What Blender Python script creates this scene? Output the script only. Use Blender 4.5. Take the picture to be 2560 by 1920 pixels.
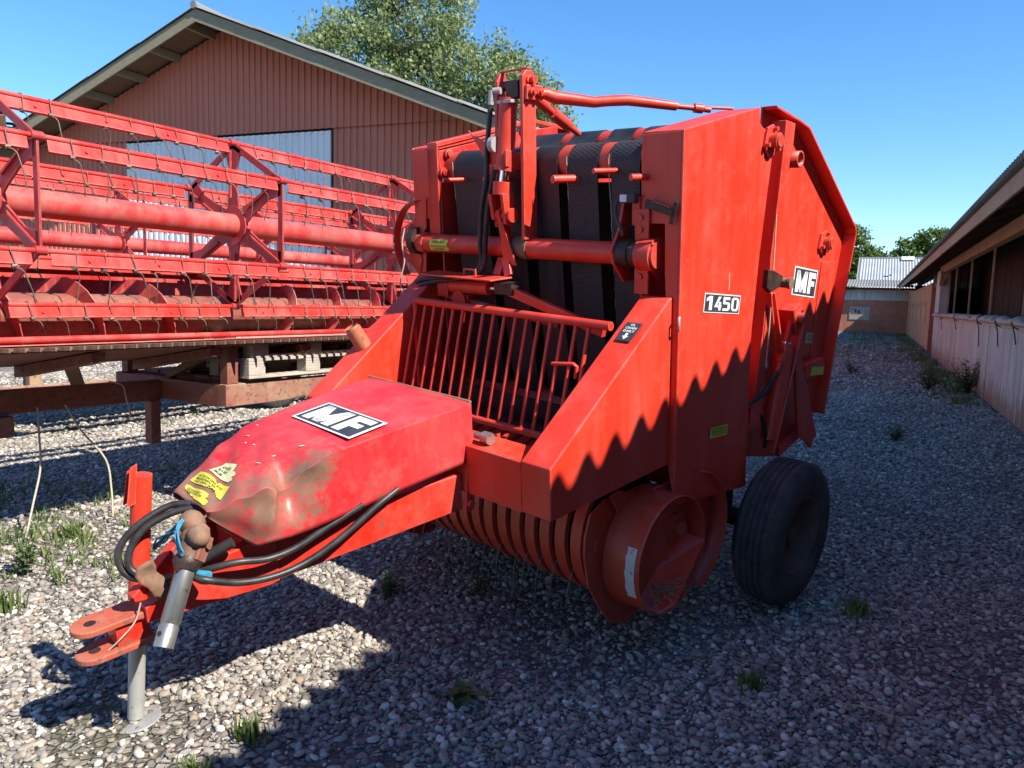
import bpy, bmesh, math, random
import numpy as np
from mathutils import Vector, Matrix
R = math.radians
rnd = random.Random(7)
scene = bpy.context.scene
for o in list(bpy.data.objects):
    bpy.data.objects.remove(o)

# ---------------------------------------------------------------- camera, sky, sun, exposure
CAM_H = 1.5628
M = Matrix(((0.99961956, 0.02758148, 0.0), (0.00297931, -0.10797746, 0.99414888), (0.02742009, -0.99377066, -0.10801855)))
cam_d = bpy.data.cameras.new('camera')
cam_d.sensor_width = 36.0
cam_d.lens = 1950.0 / 2560.0 * 36.0
cam_d.clip_start = 0.05
cam_d.clip_end = 3000
cam = bpy.data.objects.new('camera', cam_d)
scene.collection.objects.link(cam)
rot = Matrix(((M[0][0], -M[0][1], -M[0][2]), (M[1][0], -M[1][1], -M[1][2]), (M[2][0], -M[2][1], -M[2][2])))
cam.matrix_world = Matrix.Translation((0, 0, CAM_H)) @ rot.to_4x4()
scene.camera = cam

SUN = Vector((0.804, -0.645, 1.0)).normalized()
sun_elev = math.asin(SUN.z)
sun_rot = math.atan2(SUN.x, SUN.y)
world = bpy.data.worlds.new('World')
scene.world = world
world.use_nodes = True
wn = world.node_tree
wn.nodes.clear()
sky = wn.nodes.new('ShaderNodeTexSky')
sky.sky_type = 'NISHITA'
sky.sun_disc = False
sky.sun_elevation = sun_elev
sky.sun_rotation = sun_rot
sky.altitude = 20
sky.air_density = 1.0
sky.dust_density = 0.0
sky.ozone_density = 6.0
bg = wn.nodes.new('ShaderNodeBackground')
bg.inputs['Strength'].default_value = 0.122
wo = wn.nodes.new('ShaderNodeOutputWorld')
hs = wn.nodes.new('ShaderNodeHueSaturation')
hs.inputs['Saturation'].default_value = 1.17
wn.links.new(sky.outputs[0], hs.inputs['Color'])
wn.links.new(hs.outputs[0], bg.inputs[0])
wn.links.new(bg.outputs[0], wo.inputs[0])
sun_d = bpy.data.lights.new('sun', 'SUN')
sun_d.energy = 5.0
sun_d.angle = R(0.55)
sun_d.color = (1.0, 0.945, 0.86)
sun_o = bpy.data.objects.new('sun', sun_d)
scene.collection.objects.link(sun_o)
sun_o.rotation_euler = SUN.to_track_quat('Z', 'Y').to_euler()
sun_o.location = SUN * 60
vs = scene.view_settings
vs.view_transform = 'Standard'
vs.look = 'None'
vs.exposure = 0.92
vs.gamma = 1.0
vs.use_curve_mapping = False
scene.render.engine = 'CYCLES'
scene.cycles.use_denoising = True
scene.cycles.max_bounces = 5
scene.cycles.diffuse_bounces = 3
scene.cycles.glossy_bounces = 2
scene.cycles.transmission_bounces = 3
scene.cycles.transparent_max_bounces = 6
scene.cycles.caustics_reflective = False
scene.cycles.caustics_refractive = False
C = scene.collection

# ---------------------------------------------------------------- helpers
def link(o, parent=None):
    C.objects.link(o)
    if parent is not None:
        o.parent = parent
    return o

def tag(o, label=None, cat=None, group=None, kind=None):
    if label: o['label'] = label
    if cat: o['category'] = cat
    if group: o['group'] = group
    if kind: o['kind'] = kind
    return o

def empty(name, mat=None, label=None, cat=None, group=None):
    o = bpy.data.objects.new(name, None)
    o.empty_display_size = 0.2
    C.objects.link(o)
    if mat is not None:
        o.matrix_world = mat
    return tag(o, label, cat, group)

V = Vector
def perp(d):
    d = d.normalized()
    a = V((0, 0, 1)) if abs(d.z) < 0.9 else V((1, 0, 0))
    u = d.cross(a).normalized()
    return u, d.cross(u).normalized()

class G:
    """collects shapes and links them as one mesh object"""
    def __init__(self):
        self.v = []; self.f = []; self.sm = []
    def add(self, verts, faces, smooth=False):
        n = len(self.v)
        self.v += [tuple(p) for p in verts]
        self.f += [tuple(i + n for i in f) for f in faces]
        self.sm += [smooth] * len(faces)
        return self
    def box(self, x0, x1, y0, y1, z0, z1):
        vs = [(x, y, z) for z in (z0, z1) for y in (y0, y1) for x in (x0, x1)]
        return self.add(vs, [(0, 2, 3, 1), (4, 5, 7, 6), (0, 1, 5, 4), (2, 6, 7, 3), (0, 4, 6, 2), (1, 3, 7, 5)])
    def prism(self, pts, vec):
        pts = [V(p) for p in pts]; vec = V(vec); n = len(pts)
        nrm = V((0, 0, 0))
        for i in range(n):
            nrm += (pts[i] - pts[0]).cross(pts[(i + 1) % n] - pts[0])
        if nrm.dot(vec) > 0:
            pts = pts[::-1]
        vs = pts + [p + vec for p in pts]
        fs = [tuple(range(n)), tuple(range(2 * n - 1, n - 1, -1))]
        fs += [(i, i + n, (i + 1) % n + n, (i + 1) % n) for i in range(n)]
        return self.add(vs, fs)
    def yz(self, pts, x0, x1):
        return self.prism([(x0, p[0], p[1]) for p in pts], (x1 - x0, 0, 0))
    def xz(self, pts, y0, y1):
        return self.prism([(p[0], y0, p[1]) for p in pts], (0, y1 - y0, 0))
    def xy(self, pts, z0, z1):
        return self.prism([(p[0], p[1], z0) for p in pts], (0, 0, z1 - z0))
    def bar(self, a, b, w, h, up=(0, 0, 1)):
        a = V(a); b = V(b); d = (b - a).normalized(); up = V(up)
        s = d.cross(up).normalized(); t = s.cross(d).normalized()
        q = [a + s * (i * w / 2) + t * (j * h / 2) for i, j in ((-1, -1), (1, -1), (1, 1), (-1, 1))]
        return self.prism(q, b - a)
    def tube(self, pts, r, n=10, caps=True, smooth=True):
        pts = [V(p) for p in pts]; m = len(pts)
        rs = r if isinstance(r, (list, tuple)) else [r] * m
        vs = []; u = None
        for i, p in enumerate(pts):
            d = (pts[min(i + 1, m - 1)] - pts[max(i - 1, 0)]).normalized()
            if u is None:
                u, w = perp(d)
            else:
                u = (u - d * u.dot(d)).normalized(); w = d.cross(u)
            for k in range(n):
                a = 2 * math.pi * k / n
                vs.append(p + (u * math.cos(a) + w * math.sin(a)) * rs[i])
        fs = [(i * n + k, i * n + (k + 1) % n, (i + 1) * n + (k + 1) % n, (i + 1) * n + k) for i in range(m - 1) for k in range(n)]
        self.add(vs, fs, smooth)
        if caps:
            self.add(vs[:n], [tuple(range(n - 1, -1, -1))]); self.add(vs[-n:], [tuple(range(n))])
        return self
    def cyl(self, a, b, r, n=16, r2=None):
        return self.tube([a, b], [r, r if r2 is None else r2], n)
    def lathe(self, prof, o, axis, n=32, a0=0.0, a1=2 * math.pi, ref=None, smooth=True):
        """prof: (along, radius) pairs"""
        o = V(o); d = V(axis).normalized()
        if ref is None: u, w = perp(d)
        else:
            u = V(ref); u = (u - d * u.dot(d)).normalized(); w = d.cross(u)
        full = abs(a1 - a0 - 2 * math.pi) < 1e-6
        m = n if full else n + 1
        vs = []
        for k in range(m):
            a = a0 + (a1 - a0) * k / n
            c = u * math.cos(a) + w * math.sin(a)
            vs += [o + d * t + c * r for t, r in prof]
        q = len(prof)
        fs = []
        for k in range(n):
            k2 = (k + 1) % m
            fs += [(k * q + i, k * q + i + 1, k2 * q + i + 1, k2 * q + i) for i in range(q - 1)]
        return self.add(vs, fs, smooth)
    def sphere(self, c, r, n=12, sc=(1, 1, 1)):
        c = V(c); vs = []; m = n // 2
        for i in range(m + 1):
            t = math.pi * i / m
            for k in range(n):
                a = 2 * math.pi * k / n
                vs.append((c.x + r * sc[0] * math.sin(t) * math.cos(a), c.y + r * sc[1] * math.sin(t) * math.sin(a), c.z + r * sc[2] * math.cos(t)))
        fs = [(i * n + k, (i + 1) * n + k, (i + 1) * n + (k + 1) % n, i * n + (k + 1) % n) for i in range(m) for k in range(n)]
        return self.add(vs, fs, True)
    def mesh(self, name, mat=None):
        me = bpy.data.meshes.new(name)
        me.from_pydata(self.v, [], self.f)
        me.polygons.foreach_set('use_smooth', self.sm)
        me.validate(); me.update()
        if mat: me.materials.append(mat)
        return me
    def build(self, name, mat, parent=None, bevel=0.0, seg=2):
        o = bpy.data.objects.new(name, self.mesh(name, mat))
        link(o, parent)
        if bevel:
            b = o.modifiers.new('bevel', 'BEVEL'); b.width = bevel; b.segments = seg; b.limit_method = 'ANGLE'; b.angle_limit = R(40)
            b.harden_normals = False
        return o

def curve_pts(pts, k=6):
    """Catmull-Rom through pts"""
    p = [V(q) for q in pts]; p = [p[0] * 2 - p[1]] + p + [p[-1] * 2 - p[-2]]
    out = []
    for i in range(1, len(p) - 2):
        for j in range(k):
            t = j / k
            out.append(0.5 * ((2 * p[i]) + (p[i + 1] - p[i - 1]) * t + (2 * p[i - 1] - 5 * p[i] + 4 * p[i + 1] - p[i + 2]) * t * t + (3 * p[i] - p[i - 1] - 3 * p[i + 1] + p[i + 2]) * t ** 3))
    out.append(p[-2])
    return out

def arc(c, r, a0, a1, n):
    return [(c[0] + r * math.cos(a0 + (a1 - a0) * i / n), c[1] + r * math.sin(a0 + (a1 - a0) * i / n)) for i in range(n + 1)]

# ---------------------------------------------------------------- materials
MATS = {}
class N:
    """small node-tree writer"""
    def __init__(self, name):
        m = bpy.data.materials.new(name); m.use_nodes = True
        self.m = m; self.t = m.node_tree; self.t.nodes.clear()
        self.out = self.t.nodes.new('ShaderNodeOutputMaterial')
        self.b = self.t.nodes.new('ShaderNodeBsdfPrincipled')
        self.t.links.new(self.b.outputs[0], self.out.inputs[0])
        self.tc = self.t.nodes.new('ShaderNodeTexCoord')
        MATS[name] = m
    def n(self, typ, **kw):
        nd = self.t.nodes.new(typ)
        for k, v in kw.items():
            if k in nd.inputs.keys(): nd.inputs[k].default_value = v
            else: setattr(nd, k, v)
        return nd
    def l(self, a, b): self.t.links.new(a, b); return self
    def coord(self, scale=(1, 1, 1), src='Object'):
        mp = self.n('ShaderNodeMapping'); mp.inputs['Scale'].default_value = scale
        self.l(self.tc.outputs[src], mp.inputs[0]); return mp.outputs[0]
    def noise(self, scale, detail=4, rough=0.6, co=None, w=0.0):
        nz = self.n('ShaderNodeTexNoise')
        nz.inputs['Scale'].default_value = scale; nz.inputs['Detail'].default_value = min(detail, 5); nz.inputs['Roughness'].default_value = rough
        src = co if co is not None else self.tc.outputs['Object']
        if w:
            va = self.n('ShaderNodeVectorMath', operation='ADD'); va.inputs[1].default_value = (w * 1.37, w * 2.11, w * 0.73); self.l(src, va.inputs[0]); src = va.outputs[0]
        self.l(src, nz.inputs['Vector']); return nz.outputs[0]
    def ramp(self, fac, stops, interp='LINEAR'):
        r = self.n('ShaderNodeValToRGB'); e = r.color_ramp.elements; r.color_ramp.interpolation = interp
        while len(e) < len(stops): e.new(0.5)
        for i, (p, c) in enumerate(stops):
            e[i].position = p
            e[i].color = (c, c, c, 1) if isinstance(c, (int, float)) else (*c, 1)
        self.l(fac, r.inputs[0]); return r.outputs[0]
    def mix(self, fac, a, b, blend='MIX'):
        mx = self.n('ShaderNodeMix', data_type='RGBA', blend_type=blend)
        for s, val in ((0, fac), (6, a), (7, b)):
            if isinstance(val, (int, float)): mx.inputs[s].default_value = val
            elif isinstance(val, tuple): mx.inputs[s].default_value = (*val, 1)
            else: self.l(val, mx.inputs[s])
        return mx.outputs[2]
    def math(self, op, a, b=0.0):
        mm = self.n('ShaderNodeMath', operation=op)
        for s, val in ((0, a), (1, b)):
            if isinstance(val, (int, float)): mm.inputs[s].default_value = val
            else: self.l(val, mm.inputs[s])
        return mm.outputs[0]
    def bump(self, h, strength=0.3, dist=0.01):
        bp = self.n('ShaderNodeBump'); bp.inputs['Strength'].default_value = strength; bp.inputs['Distance'].default_value = dist
        self.l(h, bp.inputs['Height']); self.l(bp.outputs[0], self.b.inputs['Normal']); return self
    def set(self, col=None, rough=None, metal=None, spec=None):
        for k, v in (('Base Color', col), ('Roughness', rough), ('Metallic', metal), ('Specular IOR Level', spec)):
            if v is None: continue
            if isinstance(v, tuple): self.b.inputs[k].default_value = (*v, 1)
            elif isinstance(v, (int, float)): self.b.inputs[k].default_value = v
            else: self.l(v, self.b.inputs[k])
        return self.m

def red_paint(name, a, b, dirt=0.0, chips=0.64, rust=(0.16, 0.07, 0.045), dustcol=(0.28, 0.19, 0.13), wear=(0.62, 0.25, 0.2), rough=0.4, dirt_y=None, streaks=0.16):
    k = N(name)
    big = k.noise(1.6, 5, 0.62)
    col = k.mix(k.ramp(big, [(0.36, 0.0), (0.66, 1.0)]), a, b)
    streak = k.noise(3.0, 4, 0.65, k.coord((2.5, 2.5, 0.35)), 3.0)
    col = k.mix(k.math('MULTIPLY', k.ramp(streak, [(0.45, 0.0), (0.75, 1.0)]), streaks), col, wear)
    dustn = k.ramp(k.noise(5.5, 8, 0.72, None, 8.0), [(0.5, 0.0), (0.68, 1.0)])
    col = k.mix(k.math('MULTIPLY', dustn, 0.08 + dirt), col, dustcol)
    fine = k.noise(26, 6, 0.7, None, 5.0)
    ch = k.ramp(fine, [(chips, 0.0), (chips + 0.035, 1.0)])
    col = k.mix(k.math('MULTIPLY', ch, 0.85), col, rust)
    if dirt_y is not None:
        sp = k.n('ShaderNodeSeparateXYZ'); k.l(k.tc.outputs['Object'], sp.inputs[0])
        mr = k.n('ShaderNodeMapRange'); mr.inputs[1].default_value = dirt_y[0]; mr.inputs[2].default_value = dirt_y[1]; mr.inputs[3].default_value = 0.0; mr.inputs[4].default_value = 0.34
        k.l(sp.outputs[1], mr.inputs[0])
        vd = k.n('ShaderNodeVectorMath', operation='DISTANCE'); k.l(k.tc.outputs['Object'], vd.inputs[0]); vd.inputs[1].default_value = (-0.86, -2.40, 0.84)
        m2 = k.n('ShaderNodeMapRange'); m2.inputs[1].default_value = 0.34; m2.inputs[2].default_value = 0.04; m2.inputs[3].default_value = 0.0; m2.inputs[4].default_value = 0.36
        k.l(vd.outputs['Value'], m2.inputs[0])
        fld = k.math('MAXIMUM', mr.outputs[0], m2.outputs[0])
        dm = k.ramp(k.math('ADD', k.math('ADD', k.math('MULTIPLY', k.noise(4.0, 5, 0.62, None, 2.0), 0.6), k.math('MULTIPLY', k.noise(24.0, 5, 0.75, None, 7.0), 0.42)), fld), [(0.70, 0.0), (0.80, 1.0)])
        col = k.mix(k.math('MULTIPLY', dm, 0.92), col, k.mix(k.noise(30, 5, 0.7), (0.13, 0.075, 0.045), (0.3, 0.19, 0.125)))
    bv = k.n('ShaderNodeBevel', samples=2); bv.inputs['Radius'].default_value = 0.007
    ge = k.n('ShaderNodeNewGeometry')
    dp = k.n('ShaderNodeVectorMath', operation='DOT_PRODUCT'); k.l(bv.outputs[0], dp.inputs[0]); k.l(ge.outputs['Normal'], dp.inputs[1])
    ed = k.ramp(dp.outputs['Value'], [(0.8, 1.0), (0.97, 0.0)])
    edn = k.ramp(k.noise(14, 5, 0.75, None, 9.0), [(0.36, 0.0), (0.56, 1.0)])
    col = k.mix(k.math('MULTIPLY', k.math('MULTIPLY', ed, edn), 0.75), col, wear)
    k.bump(k.math('ADD', k.math('MULTIPLY', fine, 0.25), k.noise(2.2, 2, 0.5, None, 6.0)), 0.16, 0.02)
    rr = k.math('ADD', k.math('MULTIPLY', dustn, 0.25), rough)
    return k.set(col, k.math('ADD', rr, k.math('MULTIPLY', ch, 0.25)), 0.0, 0.55)

def plain(name, a, b, scale=6.0, rough=0.6, metal=0.0, bump=0.15, dist=0.006, fine=40, speck=None):
    k = N(name)
    col = k.mix(k.ramp(k.noise(scale, 6, 0.65), [(0.34, 0.0), (0.68, 1.0)]), a, b)
    if speck:
        col = k.mix(k.ramp(k.noise(fine * 0.7, 5, 0.7, None, 4.0), [(0.6, 0.0), (0.66, 0.9)]), col, speck)
    k.bump(k.noise(fine, 4, 0.65, None, 2.0), bump, dist)
    return k.set(col, rough, metal, 0.4)

RED = red_paint('red_paint', (0.63, 0.03, 0.011), (0.67, 0.042, 0.018), chips=0.66)
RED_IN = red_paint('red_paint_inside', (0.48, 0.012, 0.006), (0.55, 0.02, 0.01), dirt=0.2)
RED_HOOD = red_paint('red_paint_hood', (0.52, 0.018, 0.022), (0.60, 0.06, 0.065), dirt=0.15, dirt_y=(-2.2, -2.72))  # pinkish crimson: sky reflection put into the hood's paint colour, plus brown dirt
RED_ARM = red_paint('red_paint_drawbar', (0.60, 0.022, 0.009), (0.66, 0.04, 0.02), chips=0.62, dirt=0.12)
RED_HDR = red_paint('red_paint_header', (0.46, 0.018, 0.016), (0.56, 0.10, 0.085), dirt=0.35, chips=0.66, wear=(0.7, 0.38, 0.33), rough=0.45, streaks=0.25)
RED_SPI = red_paint('red_paint_spider', (0.34, 0.012, 0.016), (0.42, 0.03, 0.034), dirt=0.12, chips=0.67, rough=0.5)  # darker copy of the header red, with the spiders' shade in the colour
RED_BAT = red_paint('red_paint_bat', (0.58, 0.013, 0.006), (0.62, 0.06, 0.045), dirt=0.1, chips=0.67, wear=(0.7, 0.36, 0.3), rough=0.42, streaks=0.2)
RED_PICK = red_paint('red_paint_pickup', (0.50, 0.045, 0.016), (0.56, 0.03, 0.016), dirt=0.3, chips=0.6, dustcol=(0.2, 0.1, 0.06))
RUSTY = red_paint('rusty_red_steel', (0.20, 0.035, 0.025), (0.27, 0.09, 0.06), dirt=0.45, chips=0.55, wear=(0.32, 0.18, 0.12), rough=0.65)
RAIL = red_paint('rusty_lichen_steel', (0.26, 0.08, 0.06), (0.33, 0.25, 0.14), dirt=0.5, chips=0.56, dustcol=(0.36, 0.32, 0.16), rough=0.75)
RUST = plain('rust', (0.15, 0.08, 0.05), (0.27, 0.165, 0.105), 14, 0.8, 0.1, 0.4, 0.004, 60, (0.42, 0.09, 0.05))
HITCH = red_paint('worn_hitch_paint', (0.42, 0.06, 0.03), (0.42, 0.19, 0.09), dirt=0.55, chips=0.56, wear=(0.42, 0.2, 0.13), rough=0.6)
STEEL = plain('worn_steel', (0.30, 0.29, 0.27), (0.42, 0.41, 0.38), 8, 0.36, 0.75, 0.2, 0.002, 50, (0.2, 0.13, 0.09))
GALV = plain('galvanised_steel', (0.36, 0.36, 0.34), (0.46, 0.45, 0.42), 7, 0.55, 0.3, 0.2, 0.002, 50, (0.25, 0.2, 0.16))
CHROME = plain('chrome', (0.8, 0.8, 0.82), (0.75, 0.75, 0.78), 5, 0.12, 1.0, 0.0)
RUBBER = plain('black_rubber', (0.018, 0.018, 0.02), (0.034, 0.032, 0.032), 10, 0.62, 0, 0.25, 0.002, 70)
HOSE = plain('hose_rubber', (0.016, 0.016, 0.017), (0.05, 0.045, 0.043), 14, 0.42, 0, 0.3, 0.001, 160)
TYRE = plain('tyre_rubber', (0.03, 0.029, 0.029), (0.075, 0.07, 0.067), 7, 0.78, 0, 0.5, 0.003, 60, (0.13, 0.12, 0.11))
GREASE = plain('greasy_black', (0.02, 0.015, 0.012), (0.07, 0.035, 0.025), 20, 0.45, 0, 0.5, 0.004, 60)
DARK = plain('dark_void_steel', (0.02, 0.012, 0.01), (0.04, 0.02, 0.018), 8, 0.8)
WHITE = plain('decal_white', (0.78, 0.78, 0.76), (0.7, 0.7, 0.69), 20, 0.5, 0, 0.05, 0.001, 80)
DECAL = plain('decal_black', (0.028, 0.032, 0.042), (0.05, 0.055, 0.065), 20, 0.45, 0, 0.05, 0.001, 80)
YELLOW = plain('decal_yellow', (0.62, 0.58, 0.04), (0.68, 0.62, 0.1), 30, 0.5, 0, 0.05, 0.001, 80)
PALEYEL = plain('decal_pale_yellow', (0.68, 0.68, 0.36), (0.6, 0.58, 0.28), 30, 0.55, 0, 0.05, 0.001, 80)
TAPE = plain('white_tape', (0.62, 0.62, 0.58), (0.5, 0.5, 0.47), 14, 0.6, 0, 0.1, 0.002, 50, (0.2, 0.16, 0.13))
INK = plain('ink', (0.03, 0.028, 0.02), (0.06, 0.05, 0.03), 20, 0.6, 0, 0.0)
TWINE = plain('blue_twine', (0.03, 0.20, 0.34), (0.06, 0.30, 0.45), 60, 0.7, 0, 0.4, 0.002, 200)
RIM = plain('dark_rim_steel', (0.07, 0.05, 0.042), (0.13, 0.09, 0.075), 9, 0.75, 0.1, 0.3, 0.003, 60, (0.12, 0.06, 0.04))
STRING = plain('pale_string', (0.52, 0.46, 0.36), (0.38, 0.32, 0.24), 40, 0.85, 0, 0.3, 0.001, 200)
STRAW = plain('straw_stalk', (0.42, 0.33, 0.19), (0.3, 0.22, 0.12), 60, 0.8)
WIRE = plain('tine_wire', (0.13, 0.09, 0.065), (0.22, 0.16, 0.12), 30, 0.55, 0.5, 0.1, 0.001, 100)

def belt_mat(name, pattern):
    k = N(name)
    col = k.mix(k.ramp(k.noise(3, 5, 0.6, k.coord((3, 3, 0.5))), [(0.35, 0.0), (0.7, 1.0)]), (0.012, 0.012, 0.014), (0.034, 0.031, 0.033))
    if pattern:
        hs = []
        for sgn in (1, -1):
            sx = k.n('ShaderNodeSeparateXYZ'); k.l(k.tc.outputs['UV'], sx.inputs[0])
            ph = k.math('ADD', k.math('MULTIPLY', sx.outputs[0], 190.0 * sgn), k.math('MULTIPLY', sx.outputs[1], 340.0))
            hs.append(k.ramp(k.math('SINE', ph), [(0.75, 0.0), (0.95, 1.0)]))
        h = k.math('MAXIMUM', hs[0], hs[1])
        col = k.mix(k.math('MULTIPLY', h, 0.6), col, (0.11, 0.10, 0.105))
        k.bump(h, 0.9, 0.006)
    else:
        k.bump(k.noise(30, 4, 0.6, k.coord((1, 1, 0.1))), 0.15, 0.004)
    return k.set(col, 0.5, 0, 0.4)
BELT = belt_mat('smooth_belt', False)
BELT_P = belt_mat('patterned_belt', True)
# ---------------------------------------------------------------- materials of the setting
def ground_mat():
    k = N('gravel_ground')
    co = k.tc.outputs['Object']
    vo = k.n('ShaderNodeTexVoronoi'); vo.feature = 'F1'; vo.inputs['Scale'].default_value = 26.0; k.l(co, vo.inputs['Vector'])
    vd = k.n('ShaderNodeTexVoronoi'); vd.feature = 'DISTANCE_TO_EDGE'; vd.inputs['Scale'].default_value = 26.0; k.l(co, vd.inputs['Vector'])
    sp = k.n('ShaderNodeSeparateColor'); k.l(vo.outputs['Color'], sp.inputs[0])
    peb = k.ramp(sp.outputs[0], [(0.0, (0.10, 0.095, 0.09)), (0.35, (0.24, 0.225, 0.205)), (0.6, (0.32, 0.29, 0.255)), (0.85, (0.46, 0.44, 0.40)), (1.0, (0.18, 0.165, 0.155))])
    soil = k.mix(k.noise(3.0, 5, 0.6), (0.085, 0.07, 0.056), (0.15, 0.125, 0.10))
    ed = k.ramp(vd.outputs['Distance'], [(0.02, 0.0), (0.16, 1.0)])
    patch = k.ramp(k.noise(0.9, 5, 0.65), [(0.5, 1.0), (0.72, 0.25)])
    col = k.mix(k.math('MULTIPLY', ed, patch), soil, peb)
    moss = k.ramp(k.noise(0.55, 6, 0.7, None, 4.0), [(0.58, 0.0), (0.7, 0.55)])
    col = k.mix(moss, col, (0.09, 0.10, 0.035))
    k.bump(k.math('ADD', k.math('MULTIPLY', ed, 0.8), k.noise(40, 4, 0.6)), 0.8, 0.02)
    return k.set(col, 0.85, 0, 0.3)
def pebble_mat():
    k = N('pebble')
    oi = k.n('ShaderNodeObjectInfo')
    col = k.ramp(oi.outputs['Random'], [(0.0, (0.22, 0.21, 0.20)), (0.10, (0.36, 0.345, 0.32)), (0.20, (0.26, 0.225, 0.19)), (0.32, (0.50, 0.48, 0.45)), (0.42, (0.15, 0.145, 0.145)), (0.52, (0.36, 0.31, 0.255)), (0.62, (0.70, 0.685, 0.65)), (0.72, (0.23, 0.20, 0.175)), (0.82, (0.10, 0.097, 0.10)), (0.92, (0.40, 0.365, 0.32)), (1.0, (0.29, 0.21, 0.165))])
    col = k.mix(k.math('MULTIPLY', k.ramp(k.noise(2.2, 5, 0.65), [(0.4, 0.0), (0.7, 1.0)]), 0.35), col, (0.26, 0.22, 0.18))
    col = k.mix(1.0, col, (1.0, 0.965, 0.89), 'MULTIPLY')
    k.bump(k.noise(7, 4, 0.6), 0.25, 0.1)
    return k.set(col, 0.62, 0, 0.35)
GROUND = ground_mat(); PEBBLE = pebble_mat()

def clad_mat(name, a, b, dirt):
    k = N(name)
    col = k.mix(k.ramp(k.noise(0.7, 5, 0.6), [(0.35, 0.0), (0.68, 1.0)]), a, b)
    col = k.mix(k.math('MULTIPLY', k.ramp(k.noise(2.0, 5, 0.65, k.coord((6, 6, 0.25))), [(0.45, 0.0), (0.72, 1.0)]), 0.35), col, dirt)
    k.bump(k.noise(25, 4, 0.6), 0.15, 0.01)
    return k.set(col, 0.72, 0, 0.3)
CLAD = clad_mat('red_cladding', (0.50, 0.165, 0.11), (0.55, 0.19, 0.13), (0.41, 0.145, 0.105))
DOORM = clad_mat('pale_door_sheet', (0.72, 0.73, 0.73), (0.80, 0.80, 0.79), (0.58, 0.58, 0.58))
ETERNIT = clad_mat('fibre_cement', (0.17, 0.165, 0.155), (0.26, 0.25, 0.23), (0.11, 0.11, 0.09))
GREYROOF = clad_mat('grey_roof_sheet', (0.30, 0.315, 0.33), (0.37, 0.385, 0.40), (0.22, 0.23, 0.24))
def conc_mat():
    k = N('stained_concrete')
    col = k.mix(k.ramp(k.noise(1.2, 5, 0.6), [(0.35, 0.0), (0.68, 1.0)]), (0.50, 0.49, 0.455), (0.66, 0.65, 0.61))
    st = k.ramp(k.noise(2.2, 5, 0.7, k.coord((5, 5, 0.16))), [(0.42, 0.0), (0.62, 1.0)])
    col = k.mix(k.math('MULTIPLY', st, 0.5), col, (0.22, 0.175, 0.135))
    sp = k.n('ShaderNodeSeparateXYZ'); k.l(k.tc.outputs['Object'], sp.inputs[0])
    lo = k.math('ADD', k.noise(4, 5, 0.7, k.coord((3, 3, 0.5)), 3.0), k.math('MULTIPLY', sp.outputs[2], -0.55))
    col = k.mix(k.ramp(lo, [(0.22, 0.0), (0.42, 0.8)]), col, (0.20, 0.11, 0.065))
    k.bump(k.noise(30, 4, 0.65), 0.3, 0.01)
    return k.set(col, 0.85, 0, 0.25)
CONC = conc_mat()
def wood_mat(name, a, b, c, sc=(1.2, 14, 14)):
    k = N(name)
    gr = k.noise(4, 6, 0.7, k.coord(sc))
    col = k.mix(k.ramp(gr, [(0.3, 0.0), (0.7, 1.0)]), a, b)
    col = k.mix(k.math('MULTIPLY', k.ramp(k.noise(1.7, 5, 0.65, None, 3.0), [(0.5, 0.0), (0.7, 1.0)]), 0.7), col, c)
    k.bump(gr, 0.5, 0.008)
    return k.set(col, 0.82, 0, 0.25)
WOODG = wood_mat('grey_weathered_wood', (0.21, 0.175, 0.115), (0.32, 0.28, 0.195), (0.2, 0.175, 0.075))
WOODP = wood_mat('pallet_wood', (0.36, 0.31, 0.25), (0.52, 0.47, 0.39), (0.24, 0.19, 0.14))
WOODT = wood_mat('tan_timber', (0.36, 0.24, 0.155), (0.46, 0.33, 0.22), (0.26, 0.17, 0.11))
WOODD = wood_mat('dark_boards', (0.032, 0.013, 0.010), (0.05, 0.02, 0.016), (0.02, 0.01, 0.008), (14, 14, 1.2))  # near black: shade inside the open bays is put into the board colour
WOODB = wood_mat('brown_deck_wood', (0.16, 0.10, 0.065), (0.24, 0.16, 0.11), (0.12, 0.07, 0.05))
def brick_mat(name, c1, c2, mort, rotx=0.0):
    k = N(name)
    sp = k.n('ShaderNodeSeparateXYZ'); k.l(k.tc.outputs['Object'], sp.inputs[0])
    cb = k.n('ShaderNodeCombineXYZ'); k.l(sp.outputs[0], cb.inputs[0]); k.l(sp.outputs[2], cb.inputs[1])
    bt = k.n('ShaderNodeTexBrick'); bt.inputs['Scale'].default_value = 1.0; bt.inputs['Brick Width'].default_value = 0.24; bt.inputs['Row Height'].default_value = 0.0667; bt.inputs['Mortar Size'].default_value = 0.009; bt.inputs['Bias'].default_value = -0.1
    bt.inputs['Color1'].default_value = (*c1, 1); bt.inputs['Color2'].default_value = (*c2, 1); bt.inputs['Mortar'].default_value = (*mort, 1); bt.inputs['Mortar Smooth'].default_value = 0.3
    k.l(cb.outputs[0], bt.inputs['Vector'])
    col = k.mix(k.math('MULTIPLY', k.ramp(k.noise(1.1, 6, 0.7), [(0.42, 0.0), (0.7, 1.0)]), 0.45), bt.outputs['Color'], (0.17, 0.075, 0.055))
    k.bump(bt.outputs['Fac'], -0.5, 0.01)
    return k.set(col, 0.85, 0, 0.25)
BRICK = brick_mat('red_brick', (0.56, 0.14, 0.05), (0.44, 0.09, 0.035), (0.55, 0.42, 0.32))
BRICKO = brick_mat('orange_brick', (0.66, 0.24, 0.095), (0.6, 0.2, 0.08), (0.6, 0.33, 0.2))
TARP = plain('dusty_tarp', (0.42, 0.34, 0.27), (0.55, 0.46, 0.38), 3, 0.8, 0, 0.5, 0.02, 18, (0.3, 0.23, 0.18))
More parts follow.
